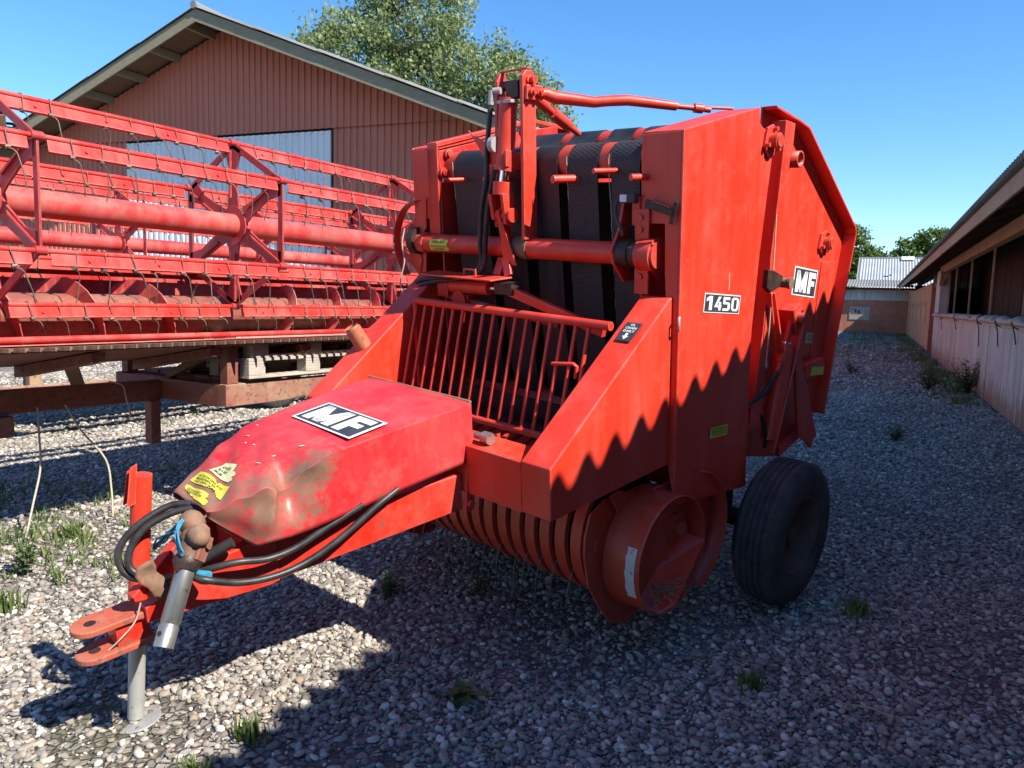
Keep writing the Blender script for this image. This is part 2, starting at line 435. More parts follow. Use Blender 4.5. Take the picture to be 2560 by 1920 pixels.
ROPE = plain('dark_rope', (0.05, 0.045, 0.05), (0.09, 0.08, 0.08), 20, 0.9)
PANE = plain('board_pane', (0.40, 0.33, 0.25), (0.5, 0.42, 0.33), 3, 0.35)
def leaf_mat(name, a, b, c, tr=0.35):
    k = N(name)
    ge = k.n('ShaderNodeNewGeometry')
    col = k.ramp(ge.outputs['Random Per Island'], [(0.0, a), (0.5, b), (1.0, c)])
    col = k.mix(0.5, col, k.mix(k.ramp(k.noise(0.6, 3, 0.6), [(0.35, 0.0), (0.65, 1.0)]), a, c))
    k.set(col, 0.5, 0, 0.35)
    tl = k.n('ShaderNodeBsdfTranslucent'); k.l(col, tl.inputs[0])
    mx = k.n('ShaderNodeMixShader'); mx.inputs[0].default_value = tr
    k.l(k.b.outputs[0], mx.inputs[1]); k.l(tl.outputs[0], mx.inputs[2]); k.l(mx.outputs[0], k.out.inputs[0])
    return k.m
LEAF_B = leaf_mat('silvery_leaf', (0.16, 0.22, 0.07), (0.25, 0.31, 0.12), (0.34, 0.39, 0.19), 0.42)
LEAF_D = leaf_mat('dark_leaf', (0.045, 0.10, 0.02), (0.09, 0.17, 0.035), (0.18, 0.25, 0.05), 0.42)
GRASS = leaf_mat('grass_blade', (0.06, 0.11, 0.02), (0.11, 0.18, 0.035), (0.22, 0.27, 0.09), 0.4)
WEED = leaf_mat('weed_leaf', (0.05, 0.11, 0.03), (0.09, 0.16, 0.05), (0.16, 0.22, 0.08), 0.35)
BARK = plain('bark', (0.10, 0.085, 0.07), (0.17, 0.15, 0.125), 3, 0.9, 0, 0.6, 0.03, 12)

# ---------------------------------------------------------------- ground
def gh(x, y):
    return 0.15 * math.exp(-(((x + 0.07) ** 2 + (y - 5.43) ** 2) / 0.75)) + 0.012 * math.sin(x * 1.3 + 0.4) * math.sin(y * 0.9 + x * 0.35) * min(1, max(0, (y - 4.5) / 3))
g = G()
xs = [-600, -120, -45] + [(-22 + i * 0.5) for i in range(109)] + [50, 130, 600]
ys = [-300, -60, -12] + [(-4 + i * 0.5) for i in range(129)] + [80, 150, 320, 900]
vs = [(x, y, gh(x, y) - 0.006) for y in ys for x in xs]
nx = len(xs)
g.add(vs, [(j * nx + i, j * nx + i + 1, (j + 1) * nx + i + 1, (j + 1) * nx + i) for j in range(len(ys) - 1) for i in range(nx - 1)], True)
tag(g.build('ground', GROUND), kind='structure')

# gravel: real pebbles on points
def gravel():
    q = np.random.default_rng(5)
    P = []; S = []
    def zone(y0, y1, step, smin, smax, keep, lane=False):
        n = int((y1 - y0) / step)
        for j in range(n):
            y = y0 + j * step
            w = (0.82 * y + 1.5) if y < 8 else (0.70 * y + 2.4)
            x0, x1 = -w, w
            if y > 14: x0 = -0.62 * y
            m = int((x1 - x0) / step)
            xx = x0 + (np.arange(m) + q.uniform(-0.55, 0.55, m)) * step
            yy = y + q.uniform(-0.55, 0.55, m) * step
            pn = np.sin(xx * 1.7 + 0.6 * np.sin(yy * 2.3)) * np.sin(yy * 1.9 + 1.1 * np.sin(xx * 1.1 + 2)) 
            kp = q.random(m) < np.where(pn > 0.2, keep * 0.42, keep) * (np.clip((30.0 - yy) / 14.0, 0.35, 1.0) if not lane else np.clip((52.0 - yy) / 60.0, 0.05, 0.45))
            # nothing inside the two long buildings
            pp = xx * 0.9085 - yy * 0.418
            kp &= (pp < 1.86)
            if lane: kp &= (pp > -5.0)
            ss = 0.9282 * xx - 0.3721 * yy; dd = 0.3721 * xx + 0.9282 * yy
            kp &= ~((ss > -23.2) & (ss < -4.35) & (dd > 15.36))
            xx = xx[kp]; yy = yy[kp]
            if len(xx):
                P.append(np.stack([xx, yy], 1))
                s = q.uniform(0, 1, len(xx)) ** 2.0
                S.append(smin + (smax - smin) * s)
    zone(1.2, 4.4, 0.0178, 0.0045, 0.0195, 0.86)
    zone(4.4, 8.0, 0.0235, 0.007, 0.021, 0.86)
    zone(8.0, 14.5, 0.041, 0.015, 0.030, 0.9)
    zone(14.5, 25.0, 0.066, 0.02, 0.04, 0.85)
    zone(25.0, 48.0, 0.12, 0.028, 0.055, 0.85, True)
    P = np.concatenate(P); S = np.concatenate(S); n = len(P)
    z = np.array([gh(x, y) for x, y in P]) + S * q.uniform(0.0, 0.42, n) - 0.004
    me = bpy.data.meshes.new('gravel'); me.vertices.add(n)
    me.vertices.foreach_set('co', np.column_stack([P, z]).astype(np.float32).ravel())
    a = me.attributes.new('scl', 'FLOAT_VECTOR', 'POINT')
    sc = np.column_stack([S * q.uniform(0.85, 1.35, n), S * q.uniform(0.75, 1.05, n), S * q.uniform(0.45, 0.8, n)])
    a.data.foreach_set('vector', sc.astype(np.float32).ravel())
    a = me.attributes.new('rt', 'FLOAT_VECTOR', 'POINT')
    a.data.foreach_set('vector', np.column_stack([q.normal(0, 0.3, n), q.normal(0, 0.3, n), q.uniform(0, 6.28, n)]).astype(np.float32).ravel())
    a = me.attributes.new('pick', 'INT', 'POINT'); a.data.foreach_set('value', q.integers(0, 7, n).astype(np.int32))
    me.update()
    o = link(bpy.data.objects.new('gravel', me)); tag(o, 'loose rounded pebbles covering the whole farm yard', 'gravel', kind='stuff')
    t = bpy.data.node_groups.new('gravel_nodes', 'GeometryNodeTree')
    t.interface.new_socket('Geometry', in_out='INPUT', socket_type='NodeSocketGeometry'); t.interface.new_socket('Geometry', in_out='OUTPUT', socket_type='NodeSocketGeometry')
    N_ = t.nodes.new; L = t.links.new
    gi = N_('NodeGroupInput'); go = N_('NodeGroupOutput')
    iop = N_('GeometryNodeInstanceOnPoints'); iop.inputs['Pick Instance'].default_value = True
    jn = N_('GeometryNodeJoinGeometry')
    for i in range(7):
        ic = N_('GeometryNodeMeshIcoSphere'); ic.inputs['Radius'].default_value = 1.0; ic.inputs['Subdivisions'].default_value = 2
        sp = N_('GeometryNodeSetPosition'); nz = N_('ShaderNodeTexNoise'); nz.noise_dimensions = '4D'; nz.inputs['Scale'].default_value = 0.75; nz.inputs['Detail'].default_value = 1.0; nz.inputs['W'].default_value = i * 3.7
        vm = N_('ShaderNodeVectorMath'); vm.operation = 'SUBTRACT'; vm.inputs[1].default_value = (0.5, 0.5, 0.5)
        vm2 = N_('ShaderNodeVectorMath'); vm2.operation = 'SCALE'; vm2.inputs['Scale'].default_value = 1.25
        L(nz.outputs['Color'], vm.inputs[0]); L(vm.outputs[0], vm2.inputs[0]); L(vm2.outputs[0], sp.inputs['Offset']); L(ic.outputs[0], sp.inputs['Geometry'])
        ss = N_('GeometryNodeSetShadeSmooth'); L(sp.outputs[0], ss.inputs[0])
        sm = N_('GeometryNodeSetMaterial'); sm.inputs['Material'].default_value = PEBBLE; L(ss.outputs[0], sm.inputs[0])
        gt = N_('GeometryNodeGeometryToInstance'); L(sm.outputs[0], gt.inputs[0]); L(gt.outputs[0], jn.inputs[0])
    def attr(nm, ty):
        nd = N_('GeometryNodeInputNamedAttribute'); nd.data_type = ty; nd.inputs['Name'].default_value = nm; return nd.outputs['Attribute']
    L(gi.outputs[0], iop.inputs['Points']); L(jn.outputs[0], iop.inputs['Instance']); L(attr('pick', 'INT'), iop.inputs['Instance Index'])
    e2 = N_('FunctionNodeEulerToRotation'); L(attr('rt', 'FLOAT_VECTOR'), e2.inputs[0]); L(e2.outputs[0], iop.inputs['Rotation'])
    L(attr('scl', 'FLOAT_VECTOR'), iop.inputs['Scale']); L(iop.outputs[0], go.inputs[0])
    md = o.modifiers.new('pebbles', 'NODES'); md.node_group = t
    me.materials.append(PEBBLE)
    print('pebbles', n)
gravel()

# ---------------------------------------------------------------- barn (local x along the gable to the right, y away from the yard)
ex = V((0.9282, -0.3721, 0)); ey = V((0.3721, 0.9282, 0))
borg = V((-7.16321, 19.45710, 0)); borg = borg - ex * ex.dot(borg)
barn = empty('barn', Matrix.Translation(borg) @ Matrix(((ex.x, ey.x, 0), (ex.y, ey.y, 0), (0, 0, 1))).to_4x4(), 'large barn with brick-red corrugated gable and pale sliding door', 'barn')
RS, RZ = -13.75, 7.78
SL = 0.378
def roof_z(s): return RZ - SL * abs(s - RS)
def corr(x0, x1, zlo, zhi, y, pitch, depth, mat, name, parent, rib=0.55):
    """ribbed sheet; zlo, zhi are functions of x"""
    vs = []; fs = []; xs = []; x = x0
    while x < x1 - 1e-6:
        for fr, d in ((0, 0), (0.08, -depth), (rib, -depth), (rib + 0.08, 0)):
            xx = x + fr * pitch
            if xx <= x1: xs.append((xx, d))
        x += pitch
    xs.append((x1, 0))
    for xx, d in xs: vs += [(xx, y + d, zlo(xx)), (xx, y + d, zhi(xx))]
    fs = [(2 * i, 2 * i + 2, 2 * i + 3, 2 * i + 1) for i in range(len(xs) - 1)]
    g = G(); g.add(vs, fs); return g.build(name, mat, parent)
for a, c in ((-23.2, -19.0), (-19.0, -16.0), (-16.0, -13.0), (-13.0, -10.0), (-10.0, -7.0), (-7.0, -4.3)):
    if a > -8: zl = lambda x: 5.32
    corr(a, c, lambda x: min(5.32, roof_z(x) - 0.01), lambda x: roof_z(x), -0.03, 0.177, 0.028, CLAD, 'gable_sheet', barn)
corr(-23.2, -17.06, lambda x: 0.0, lambda x: min(5.33, roof_z(x)), 0.03, 0.177, 0.028, CLAD, 'wall_sheet', barn)
corr(-10.74, -4.3, lambda x: 0.0, lambda x: min(5.33, roof_z(x)), 0.03, 0.177, 0.028, CLAD, 'wall_sheet', barn)
door = corr(-17.05, -13.9, lambda x: 0.05, lambda x: 5.27, 0.0, 0.177, 0.03, DOORM, 'door_leaf', barn)
door2 = corr(-13.9, -10.76, lambda x: 0.05, lambda x: 5.27, -0.012, 0.177, 0.03, DOORM, 'door_leaf', barn)
g = G()
for s in [(-17.0 + i * 0.354) for i in range(18)]:
    for z in (5.2, 4.2, 3.2, 2.2): g.sphere((s, -0.045, z), 0.014, 6)
tag(g.build('screws', GALV, barn), kind='stuff')
g = G(); g.box(-10.77, -10.73, -0.02, 0.06, 0, 5.30); g.build('door_jamb', DARK, barn)
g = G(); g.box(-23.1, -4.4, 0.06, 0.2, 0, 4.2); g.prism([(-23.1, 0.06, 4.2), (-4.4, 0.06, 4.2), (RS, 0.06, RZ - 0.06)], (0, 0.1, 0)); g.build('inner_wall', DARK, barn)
g = G(); g.box(-23.1, -22.9, 0.2, 22, 0, 4.2).box(-4.6, -4.4, 0.2, 22, 0, 4.2).box(-23.1, -4.4, 21.9, 22, 0, 4.2); g.build('side_wall', CLAD, barn)
def corr_roof(sgn, s_e, y0, y1, name):
    vs = []; ny = int((y1 - y0) / 0.0885); rows = 6
    g = G()
    for r in range(rows):
        t0, t1 = r / rows, min(1, (r + 1) / rows + 0.012)
        vs = []
        for j in range(ny + 1):
            y = y0 + j * 0.0885; d = 0.028 * (1 if j % 2 else -1)
            for t in (t0, t1):
                s = RS + sgn * s_e * t; vs.append((s, y, roof_z(s) + 0.17 + d - 0.02 * t * 0 + 0.018 * (t == t0) ))
        g.add(vs, [(2 * j, 2 * j + 2, 2 * j + 3, 2 * j + 1) for j in range(ny)])
    o = g.build(name, ETERNIT, barn); sm = o.modifiers.new('solid', 'SOLIDIFY'); sm.thickness = 0.012
    return o
OV = 1.02
corr_roof(-1, 10.0, -OV - 0.05, 22, 'roof_slope'); corr_roof(1, 10.0, -OV - 0.05, 22, 'roof_slope')
for sgn in (-1, 1):
    g = G(); P = [(RS, RZ + 0.13), (RS + sgn * 10, roof_z(RS + 10) + 0.13), (RS + sgn * 10, roof_z(RS + 10) - 0.15), (RS, RZ - 0.15)]
    g.xz(P, -OV, -OV + 0.04); g.build('barge_board', WOODG, barn, 0.006)
    g = G(); P = [(RS, RZ + 0.125), (RS + sgn * 10, roof_z(RS + 10) + 0.125), (RS + sgn * 10, roof_z(RS + 10) + 0.09), (RS, RZ + 0.09)]
    g.xz(P, -OV + 0.05, 0.05); g.build('soffit', WOODB, barn)
    for i in range(9):
        s = RS + sgn * (0.35 + i * 1.12)
        g = G(); g.box(s - 0.05, s + 0.05, -OV + 0.045, 0.0, roof_z(s) - 0.10, roof_z(s) + 0.085); g.build('purlin_end', WOODG, barn, 0.006)
g = G(); g.tube([(RS, -OV - 0.06, RZ + 0.2), (RS, 22, RZ + 0.2)], 0.09, 8); g.build('ridge_cap', ETERNIT, barn)

# ---------------------------------------------------------------- long shed along the right (local x = along, y = outwards from the yard line)
gx = V((0.418, 0.9085, 0)).normalized(); gy = V((0.9085, -0.418, 0)).normalized()
SH = Matrix(((gx.x, gy.x, 0), (gx.y, gy.y, 0), (0, 0, 1))).to_4x4()
shed = empty('cattle_shed', SH, 'long low cattle shed with corrugated roof and dark open bays beside the yard', 'shed')
G0, G1 = -16.0, 58.6
# corrugated roof: crest 3.17 at the eave line y=1.22
def shed_roof(y0, z0, y1, z1, x0, x1, name, seg=8):
    n = int((x1 - x0) / 0.177 * seg); vs = []
    for j in range(n + 1):
        x = x0 + j * 0.177 / seg; d = 0.046 * math.sin(2 * math.pi * j / seg)
        vs += [(x, y0, z0 + d), (x, y1, z1 + d)]
    g = G(); g.add(vs, [(2 * j, 2 * j + 2, 2 * j + 3, 2 * j + 1) for j in range(n)], True)
    o = g.build(name, ETERNIT, shed); sm = o.modifiers.new('solid', 'SOLIDIFY'); sm.thickness = 0.007; sm.offset = -1
    return o
shed_roof(1.22, 3.13, 3.0, 3.78, G0, G1 + 1.5, 'eave_roof_sheet'); shed_roof(2.88, 3.75, 8.0, 5.58, G0, G1 + 1.5, 'upper_roof_sheet', 4)
g = G(); g.prism([(G0, 8.0, 5.58), (G1 + 1.5, 8.0, 5.58), (G1 + 1.5, 15.0, 3.1), (G0, 15.0, 3.1)], (0, 0, 0.03)); g.build('rear_roof', ETERNIT, shed)
for i in range(10):
    a = G0 + i * 7.4; dz = 0.004 * math.sin(i * 2.1)
    g = G(); g.box(a, a + 7.385, 1.30 + dz, 1.335 + dz, 2.87 + dz * 2, 3.085); g.build('fascia_board', WOODT, shed, 0.003)
for i in range(37):
    x = G0 + 1 + i * 2.0
    g = G(); g.prism([(x, 1.34, 2.98), (x, 1.34, 3.09), (x, 2.9, 3.66), (x, 2.9, 3.5)], (0.07, 0, 0)); g.build('rafter', WOODB, shed)
g = G(); g.box(G0, 31.0, 1.96, 2.12, 2.84, 3.08); g.build('wall_beam', WOODT, shed, 0.006)
for i in range(11):
    x = -9.6 + i * 4.0
    g = G(); g.box(x - 0.022, x + 0.022, 2.08, 2.12, 1.34, 2.86); g.build('batten', WOODT, shed, 0.004)
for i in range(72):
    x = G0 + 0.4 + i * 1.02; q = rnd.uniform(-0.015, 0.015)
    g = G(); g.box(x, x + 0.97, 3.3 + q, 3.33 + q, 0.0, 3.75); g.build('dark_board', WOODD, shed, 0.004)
g = G(); g.box(30.3, 32.2, 1.95, 2.25, 0, 2.95); g.build('concrete_post', CONC, shed, 0.01)
g = G(); g.bar((30.25, 1.97, 2.45), (29.7, 1.97, 2.86), 0.12, 0.12, (0, 1, 0)).bar((32.3, 1.97, 2.45), (33.0, 1.97, 2.86), 0.12, 0.12, (0, 1, 0)); g.build('knee_brace', WOODT, shed)
for i in range(23):
    x = G0 + 0.2 + i * 2.0
    if x + 2 > 30.3: break
    q = rnd.uniform(-0.006, 0.006)
    g = G(); g.box(x, x + 1.985, 1.87 + q, 1.97 + q, 0, 1.33); g.build('wall_panel', CONC, shed, 0.006)
g = G(); g.box(G0, 30.25, 1.84, 1.99, 1.331, 1.37); g.build('wall_coping', CONC, shed, 0.006)
g = G(); g.box(34.3, 34.95, 1.93, 2.2, 0, 2.62); g.build('brick_pier', BRICK, shed, 0.006)
g = G(); g.box(34.952, G1, 1.97, 2.2, 0, 2.66); bw = g.build('brick_wall', BRICKO, shed)
for i in range(6):
    x = 37.9 + i * 4.05
    g = G(); g.box(x - 0.1, x + 0.1, 1.965, 1.972, 1.06, 2.03); g.build('vent_slot', DARK, bw)
    g = G(); g.box(x - 0.16, x + 0.16, 1.93, 1.969, 1.02, 1.058); g.build('slot_sill', CONC, bw)
    for k in range(3):
        g = G(); g.box(x + 0.9 + k * 0.7, x + 0.97 + k * 0.7, 1.966, 1.9725, 1.75, 1.95); g.build('vent_slot', DARK, bw)
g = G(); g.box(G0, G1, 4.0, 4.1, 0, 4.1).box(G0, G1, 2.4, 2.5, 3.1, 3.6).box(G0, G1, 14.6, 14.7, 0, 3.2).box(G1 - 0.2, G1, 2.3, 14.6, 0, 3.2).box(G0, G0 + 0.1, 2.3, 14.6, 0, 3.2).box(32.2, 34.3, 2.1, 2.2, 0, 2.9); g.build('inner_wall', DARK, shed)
# rolled tarpaulin on the low wall
tarp = empty('rolled_tarp', SH @ Matrix.Translation((0, 1.9, 1.37)), 'long dusty rolled tarpaulin tied along the top of the low wall', 'tarp')
g = G(); n = 420; vs = []; m = 12
for i in range(n + 1):
    x = -4 + 34.2 * i / n
    bulge = abs(math.sin((x + 0.35 * math.sin(x * 0.8)) * math.pi / 1.35)) ** 0.45
    ry = 0.085 + 0.045 * bulge + 0.016 * math.sin(x * 5.1); rz = 0.03 + 0.038 * bulge + 0.01 * math.sin(x * 7.3 + 1)
    for k in range(m):
        a = 2 * math.pi * k / m
        vs.append((x, -0.02 + ry * math.cos(a) + 0.012 * math.sin(x * 9 + k), rz * 0.98 + rz * math.sin(a) + 0.006 * math.sin(x * 13 + k * 2)))
g.add(vs, [(i * m + k, (i + 1) * m + k, (i + 1) * m + (k + 1) % m, i * m + (k + 1) % m) for i in range(n) for k in range(m)], True); g.build('roll', TARP, tarp)
for i, x in enumerate((12.9, 14.6, 17.1, 21.9, 26.4)):
    x = x
    g = G(); g.tube([(x, -0.02 + 0.13 * math.cos(a), 0.05 + 0.085 * math.sin(a)) for a in [k * math.pi / 6 for k in range(13)]], 0.012, 5); g.tube([(x, -0.14, 0.03), (x + 0.03, -0.10, -0.1), (x + 0.02, -0.075, -0.25 - 0.1 * (i % 3))], 0.01, 5); g.build('tie_rope', ROPE, tarp)

# ---------------------------------------------------------------- brick wing closing the yard, and the grey roofed building behind it
FW = SH @ Matrix.Translation((G1, 1.97, 0)) @ Matrix.Rotation(R(-90), 4, 'Z')   # local x runs back to the left along the wall
wing = empty('brick_wing', FW, 'low red brick wing with concrete band and boarded window at the yard end', 'building')
g = G(); g.box(0, 14, -0.25, 0.0, 0, 2.16); 
wl = G().box(0, 14, 0.0, 0.25, 0, 2.16).build('wall', BRICK, wing)
for i in range(6):
    a = i * 1.3 + (0 if i == 0 else -0.25)
    G().box(a + (0.0 if i == 0 else 0.0), a + 1.285, -0.02 - 0.003 * (i % 2), 0.2, 2.162, 2.82).build('concrete_panel', CONC, wing, 0.006) if i else G().box(0.0, 1.03, -0.02, 0.2, 2.162, 2.82).build('concrete_panel', CONC, wing, 0.006)
for i in range(6, 11):
    a = i * 1.3 - 0.25; G().box(a, a + 1.285, -0.02, 0.2, 2.162, 2.82).build('concrete_panel', CONC, wing, 0.006)
g = G(); g.box(-0.3, 14, -0.42, -0.36, 2.86, 3.0); g.build('fascia', DARK, wing)
nn = int(14.3 / 0.0885); vs = []
for j in range(nn + 1):
    x = -0.3 + j * 0.0885; d = 0.025 * (1 if j % 2 else -1); vs += [(x, -0.48, 3.06 + d), (x, 6, 3.75 + d)]
g = G(); g.add(vs, [(2 * j, 2 * j + 2, 2 * j + 3, 2 * j + 1) for j in range(nn)]); g.build('roof_sheet', ETERNIT, wing)
g = G(); g.box(2.30, 3.57, -0.03, 0.02, 0.82, 0.90).box(2.30, 3.57, -0.03, 0.02, 1.63, 1.71).box(2.30, 2.38, -0.03, 0.02, 0.902, 1.628).box(3.49, 3.57, -0.03, 0.02, 0.902, 1.628); wf = g.build('window_frame', GALV, wing, 0.004)
g = G(); g.box(2.382, 3.488, -0.012, 0.0, 0.902, 1.628); g.build('pane', PANE, wf)
g = G(); g.prism([(3.4, -0.014, 1.56), (3.3, -0.014, 1.56), (3.33, -0.014, 1.44)], (0, -.004, 0)); g.box(3.13, 3.22, -0.018, -0.0135, 1.30, 1.55).box(2.92, 3.02, -0.018, -0.0135, 1.22, 1.48).bar((2.62, -0.016, 1.1), (2.5, -0.016, 1.42), 0.005, 0.03, (0, 1, 0)); g.build('tear', DARK, wf)
g = G(); g.box(4.15, 4.45, -0.02, 0.0, 1.74, 1.86); g.build('vent_plate', GALV, wing)
FB = SH @ Matrix.Translation((70.0, 1.0, 0)) @ Matrix.Rotation(R(-90), 4, 'Z')
fb = empty('roofed_building', FB, 'building with light grey corrugated roof rising behind the brick wing', 'building')
vs = []; nn = int(8.4 / 0.11)
for j in range(nn + 1):
    x = -5.9 + j * 0.11; d = 0.035 * (1 if j % 2 else -1); vs += [(x, 0.0, 3.30 + d), (x, 6, 6.0 + d)]
g = G(); g.add(vs, [(2 * j, 2 * j + 2, 2 * j + 3, 2 * j + 1) for j in range(nn)]); rf = g.build('roof', GREYROOF, fb)
g = G(); g.box(-5.9, 2.5, 5.9, 6.1, 5.98, 6.10).box(2.45, 2.55, -0.05, 6.0, 3.2, 3.4) if False else g.box(-5.9, 2.52, 5.9, 6.1, 5.98, 6.10); g.build('ridge_cap', GREYROOF, rf)
g = G(); g.prism([(2.5, 0, 3.27), (2.5, 6.0, 5.97), (2.5, 6.0, 6.08), (2.5, 0, 3.38)], (0.09, 0, 0)); g.build('verge', GALV, rf)
g = G(); g.prism([(-1.75, 5.35, 5.80), (-0.75, 5.35, 5.80), (-0.75, 5.98, 6.09), (-1.75, 5.98, 6.09)], (0, -0.03, 0.06)); g.build('skylight', WHITE, rf)
g = G(); g.box(0.2, 0.55, 2.10, 2.4, 4.30, 4.34).box(-0.05, 0.12, 2.35, 2.6, 4.42, 4.46); g.build('roof_tear', DARK, rf)
g = G(); g.box(-5.8, 2.4, 0.3, 11, 0, 3.3); g.prism([(2.38, 0.3, 3.3), (2.38, 11, 3.3), (2.38, 6, 5.9)], (-0.1, 0, 0)); g.prism([(-5.9, 6, 6.0), (2.5, 6, 6.0), (2.5, 12, 3.3), (-5.9, 12, 3.3)], (0, 0, -0.03)); g.build('wall', BRICK, fb)

# ---------------------------------------------------------------- trees
def tree(name, base, h, lobes, nleaf, lsize, mat, label, cat='tree', group=None, seed=1, trunk_r=0.3):
    q = np.random.default_rng(seed); base = V(base)
    t = empty(name, Matrix.Translation(base), label, cat, group)
    g = G()
    top = V((0.2, 0, h * 0.8))
    g.tube(curve_pts([(0, 0, -0.1), (0.1, 0.05, h * 0.25), (-0.1, 0.1, h * 0.5), tuple(top)], 4), [trunk_r * (1 - 0.85 * i / 12) for i in range(13)], 9)
    for lc, lr in lobes:
        lc = V(lc); z0 = max(h * 0.22, min(lc.z * 0.55, h * 0.55)); a = V((0, 0, z0)); m = a.lerp(lc, 0.5) + V((q.normal(0, .25), q.normal(0, .25), 0.3))
        g.tube(curve_pts([a, m, lc, lc + V((q.normal(0, .4), q.normal(0, .4), lr[2] * 0.6))], 4), [trunk_r * 0.42 * (1 - 0.88 * i / 12) for i in range(13)], 6)
        for k in range(7):
            d = V(q.normal(0, 1, 3)).normalized(); e = lc + V((d.x * lr[0], d.y * lr[1], d.z * lr[2])) * 0.85
            g.tube([lc.lerp(m, 0.25), lc.lerp(e, 0.5) + V((0, 0, 0.12)), e], [trunk_r * 0.13, trunk_r * 0.08, 0.012], 5)
    g.build('trunk', BARK, t)
    tot = sum(r[0] * r[1] * r[2] for _, r in lobes); VS = []
    for lc, lr in lobes:
        n = int(nleaf * lr[0] * lr[1] * lr[2] / tot); ncl = max(8, n // 42)
        d = q.normal(0, 1, (ncl, 3)); d /= np.linalg.norm(d, axis=1)[:, None]
        rr = q.uniform(0.25, 1.0, ncl) ** 0.45 * q.uniform(0.88, 1.12, ncl)
        cc = np.array(lc) + d * rr[:, None] * np.array(lr)
        idx = q.integers(0, ncl, n)
        sp = q.uniform(0.14, 0.34, ncl)[idx] * (np.mean(lr) * 0.55)
        pos = cc[idx] + q.normal(0, 1, (n, 3)) * sp[:, None] * np.array([1, 1, 0.7])
        ax = q.normal(0, 1, (n, 3)); ax[:, 2] -= 0.35; ax /= np.linalg.norm(ax, axis=1)[:, None]
        bx = np.cross(ax, q.normal(0, 1, (n, 3)) + np.array([0, 0, 0.6])); bx /= np.linalg.norm(bx, axis=1)[:, None]
        s = q.uniform(0.6, 1.25, n)[:, None] * lsize
        nz = np.cross(ax, bx)
        VS.append(np.stack([pos - ax * s * 0.5, pos + bx * s * 0.3 + nz * s * 0.07, pos + ax * s * 0.5, pos - bx * s * 0.3 + nz * s * 0.07], 1))
    VS = np.concatenate(VS); n = len(VS)
    me = bpy.data.meshes.new('crown'); me.vertices.add(n * 4); me.vertices.foreach_set('co', VS.astype(np.float32).ravel())
    me.loops.add(n * 4); me.loops.foreach_set('vertex_index', np.arange(n * 4, dtype=np.int32))
    me.polygons.add(n); me.polygons.foreach_set('loop_start', (np.arange(n) * 4).astype(np.int32))
    me.materials.append(mat); me.update(); me.validate()
    link(bpy.data.objects.new('crown', me), t)
    return t
# birch-like tree behind the barn
tree('broadleaf_tree', (-3.2, 36.0, 0), 15.5, [((-4.4, 0, 11.6), (2.8, 2.4, 2.4)), ((-1.6, 0, 13.8), (2.8, 2.2, 2.4)), ((-0.9, 0.3, 10.6), (2.5, 2.2, 2.2)), ((1.4, 0, 11.0), (2.4, 2.2, 2.0)), ((3.2, 0, 10.3), (2.0, 2.0, 1.9)), ((4.4, 0, 9.0), (1.3, 1.5, 1.7)), ((-5.3, 0.2, 9.4), (2.2, 1.8, 1.8)), ((-0.5, 0, 7.6), (3.6, 2.4, 1.7)), ((3.0, 0.4, 7.6), (2.6, 2.2, 1.5)), ((-2.6, 0, 15.0), (1.4, 1.4, 1.3))], 52000, 0.21, LEAF_B, 'tall pale green leafy tree rising behind the barn roof', seed=4, trunk_r=0.34)
tree('broadleaf_tree', (38.5, 88.0, 0), 11.5, [((-1.9, 0, 8.6), (2.6, 2.4, 2.2)), ((0.6, 0, 6.6), (3.0, 2.6, 2.0)), ((-2.4, 0, 5.2), (3.2, 2.6, 2.4)), ((2.0, 0, 4.2), (2.6, 2.4, 2.2)), ((-3.0, 0, 2.4), (3.4, 2.6, 2.2))], 17000, 0.42, LEAF_D, 'dark green tree showing just behind the rear edge of the baler', group='trees beyond the far roof', seed=11, trunk_r=0.3)
tree('broadleaf_tree', (45.6, 88.0, 0), 11.5, [((-1.3, 0, 7.4), (2.6, 2.4, 2.2)), ((0.8, 0, 8.8), (2.3, 2.2, 2.0)), ((2.9, 0, 7.6), (2.2, 2.2, 2.0)), ((-2.6, 0, 5.6), (2.6, 2.4, 2.0)), ((1.5, 0, 5.2), (3.6, 2.6, 2.6))], 17000, 0.42, LEAF_D, 'rounded green tree behind the ridge of the light grey roof', group='trees beyond the far roof', seed=12, trunk_r=0.3)
# ---------------------------------------------------------------- round baler (local frame: x to its right side, y to its rear, z up)
BA = Matrix(((0.7275136, 0.68402453, -0.05323906), (-0.68315567, 0.71504143, -0.14837145), (-0.06342158, 0.14431281, 0.9874976)))
BL = Matrix.Translation((1.53111, 3.92356, 0.385)) @ BA.to_4x4()
baler = empty('round_baler', BL, 'red round baler with dented drawbar hood and black belts on gravel', 'baler')
CX = -1.1
def mx(x): return 2 * CX - x          # mirror across the centre plane
b = baler

# --- side shields and boxes
def shield(side):
    s = (lambda x: x) if side > 0 else mx
    g = G()
    out = [(-0.86, 2.0), (-0.23, 2.11), (-0.22, 2.04), (-0.075, 1.95), (-0.11, 1.75), (-0.16, 1.44), (-0.20, 1.08), (-0.18, 0.27), (-0.81, 0.38), (-0.86, 0.41)]
    g.yz(out, s(-0.25), s(-0.262))
    g.prism([(s(-0.262), -0.855, 2.0), (s(-0.262), -0.23, 2.108), (s(-0.262), -0.235, 2.092), (s(-0.262), -0.85, 1.985)], (s(-0.45) - s(-0.262), 0, 0))
    o = g.build('side_shield', RED, b, 0.004)
    f = G()
    f.xz([(s(-0.262), 1.995), (s(-0.45), 1.99), (s(-0.45), 1.63), (s(-0.33), 1.63), (s(-0.325), 1.42), (s(-0.315), 1.29), (s(-0.295), 1.27), (s(-0.295), 0.62), (s(-0.262), 0.45)], -0.86, -0.848)
    f.build('front_flange', RED, o, 0.002)
    return o
shR = shield(1)
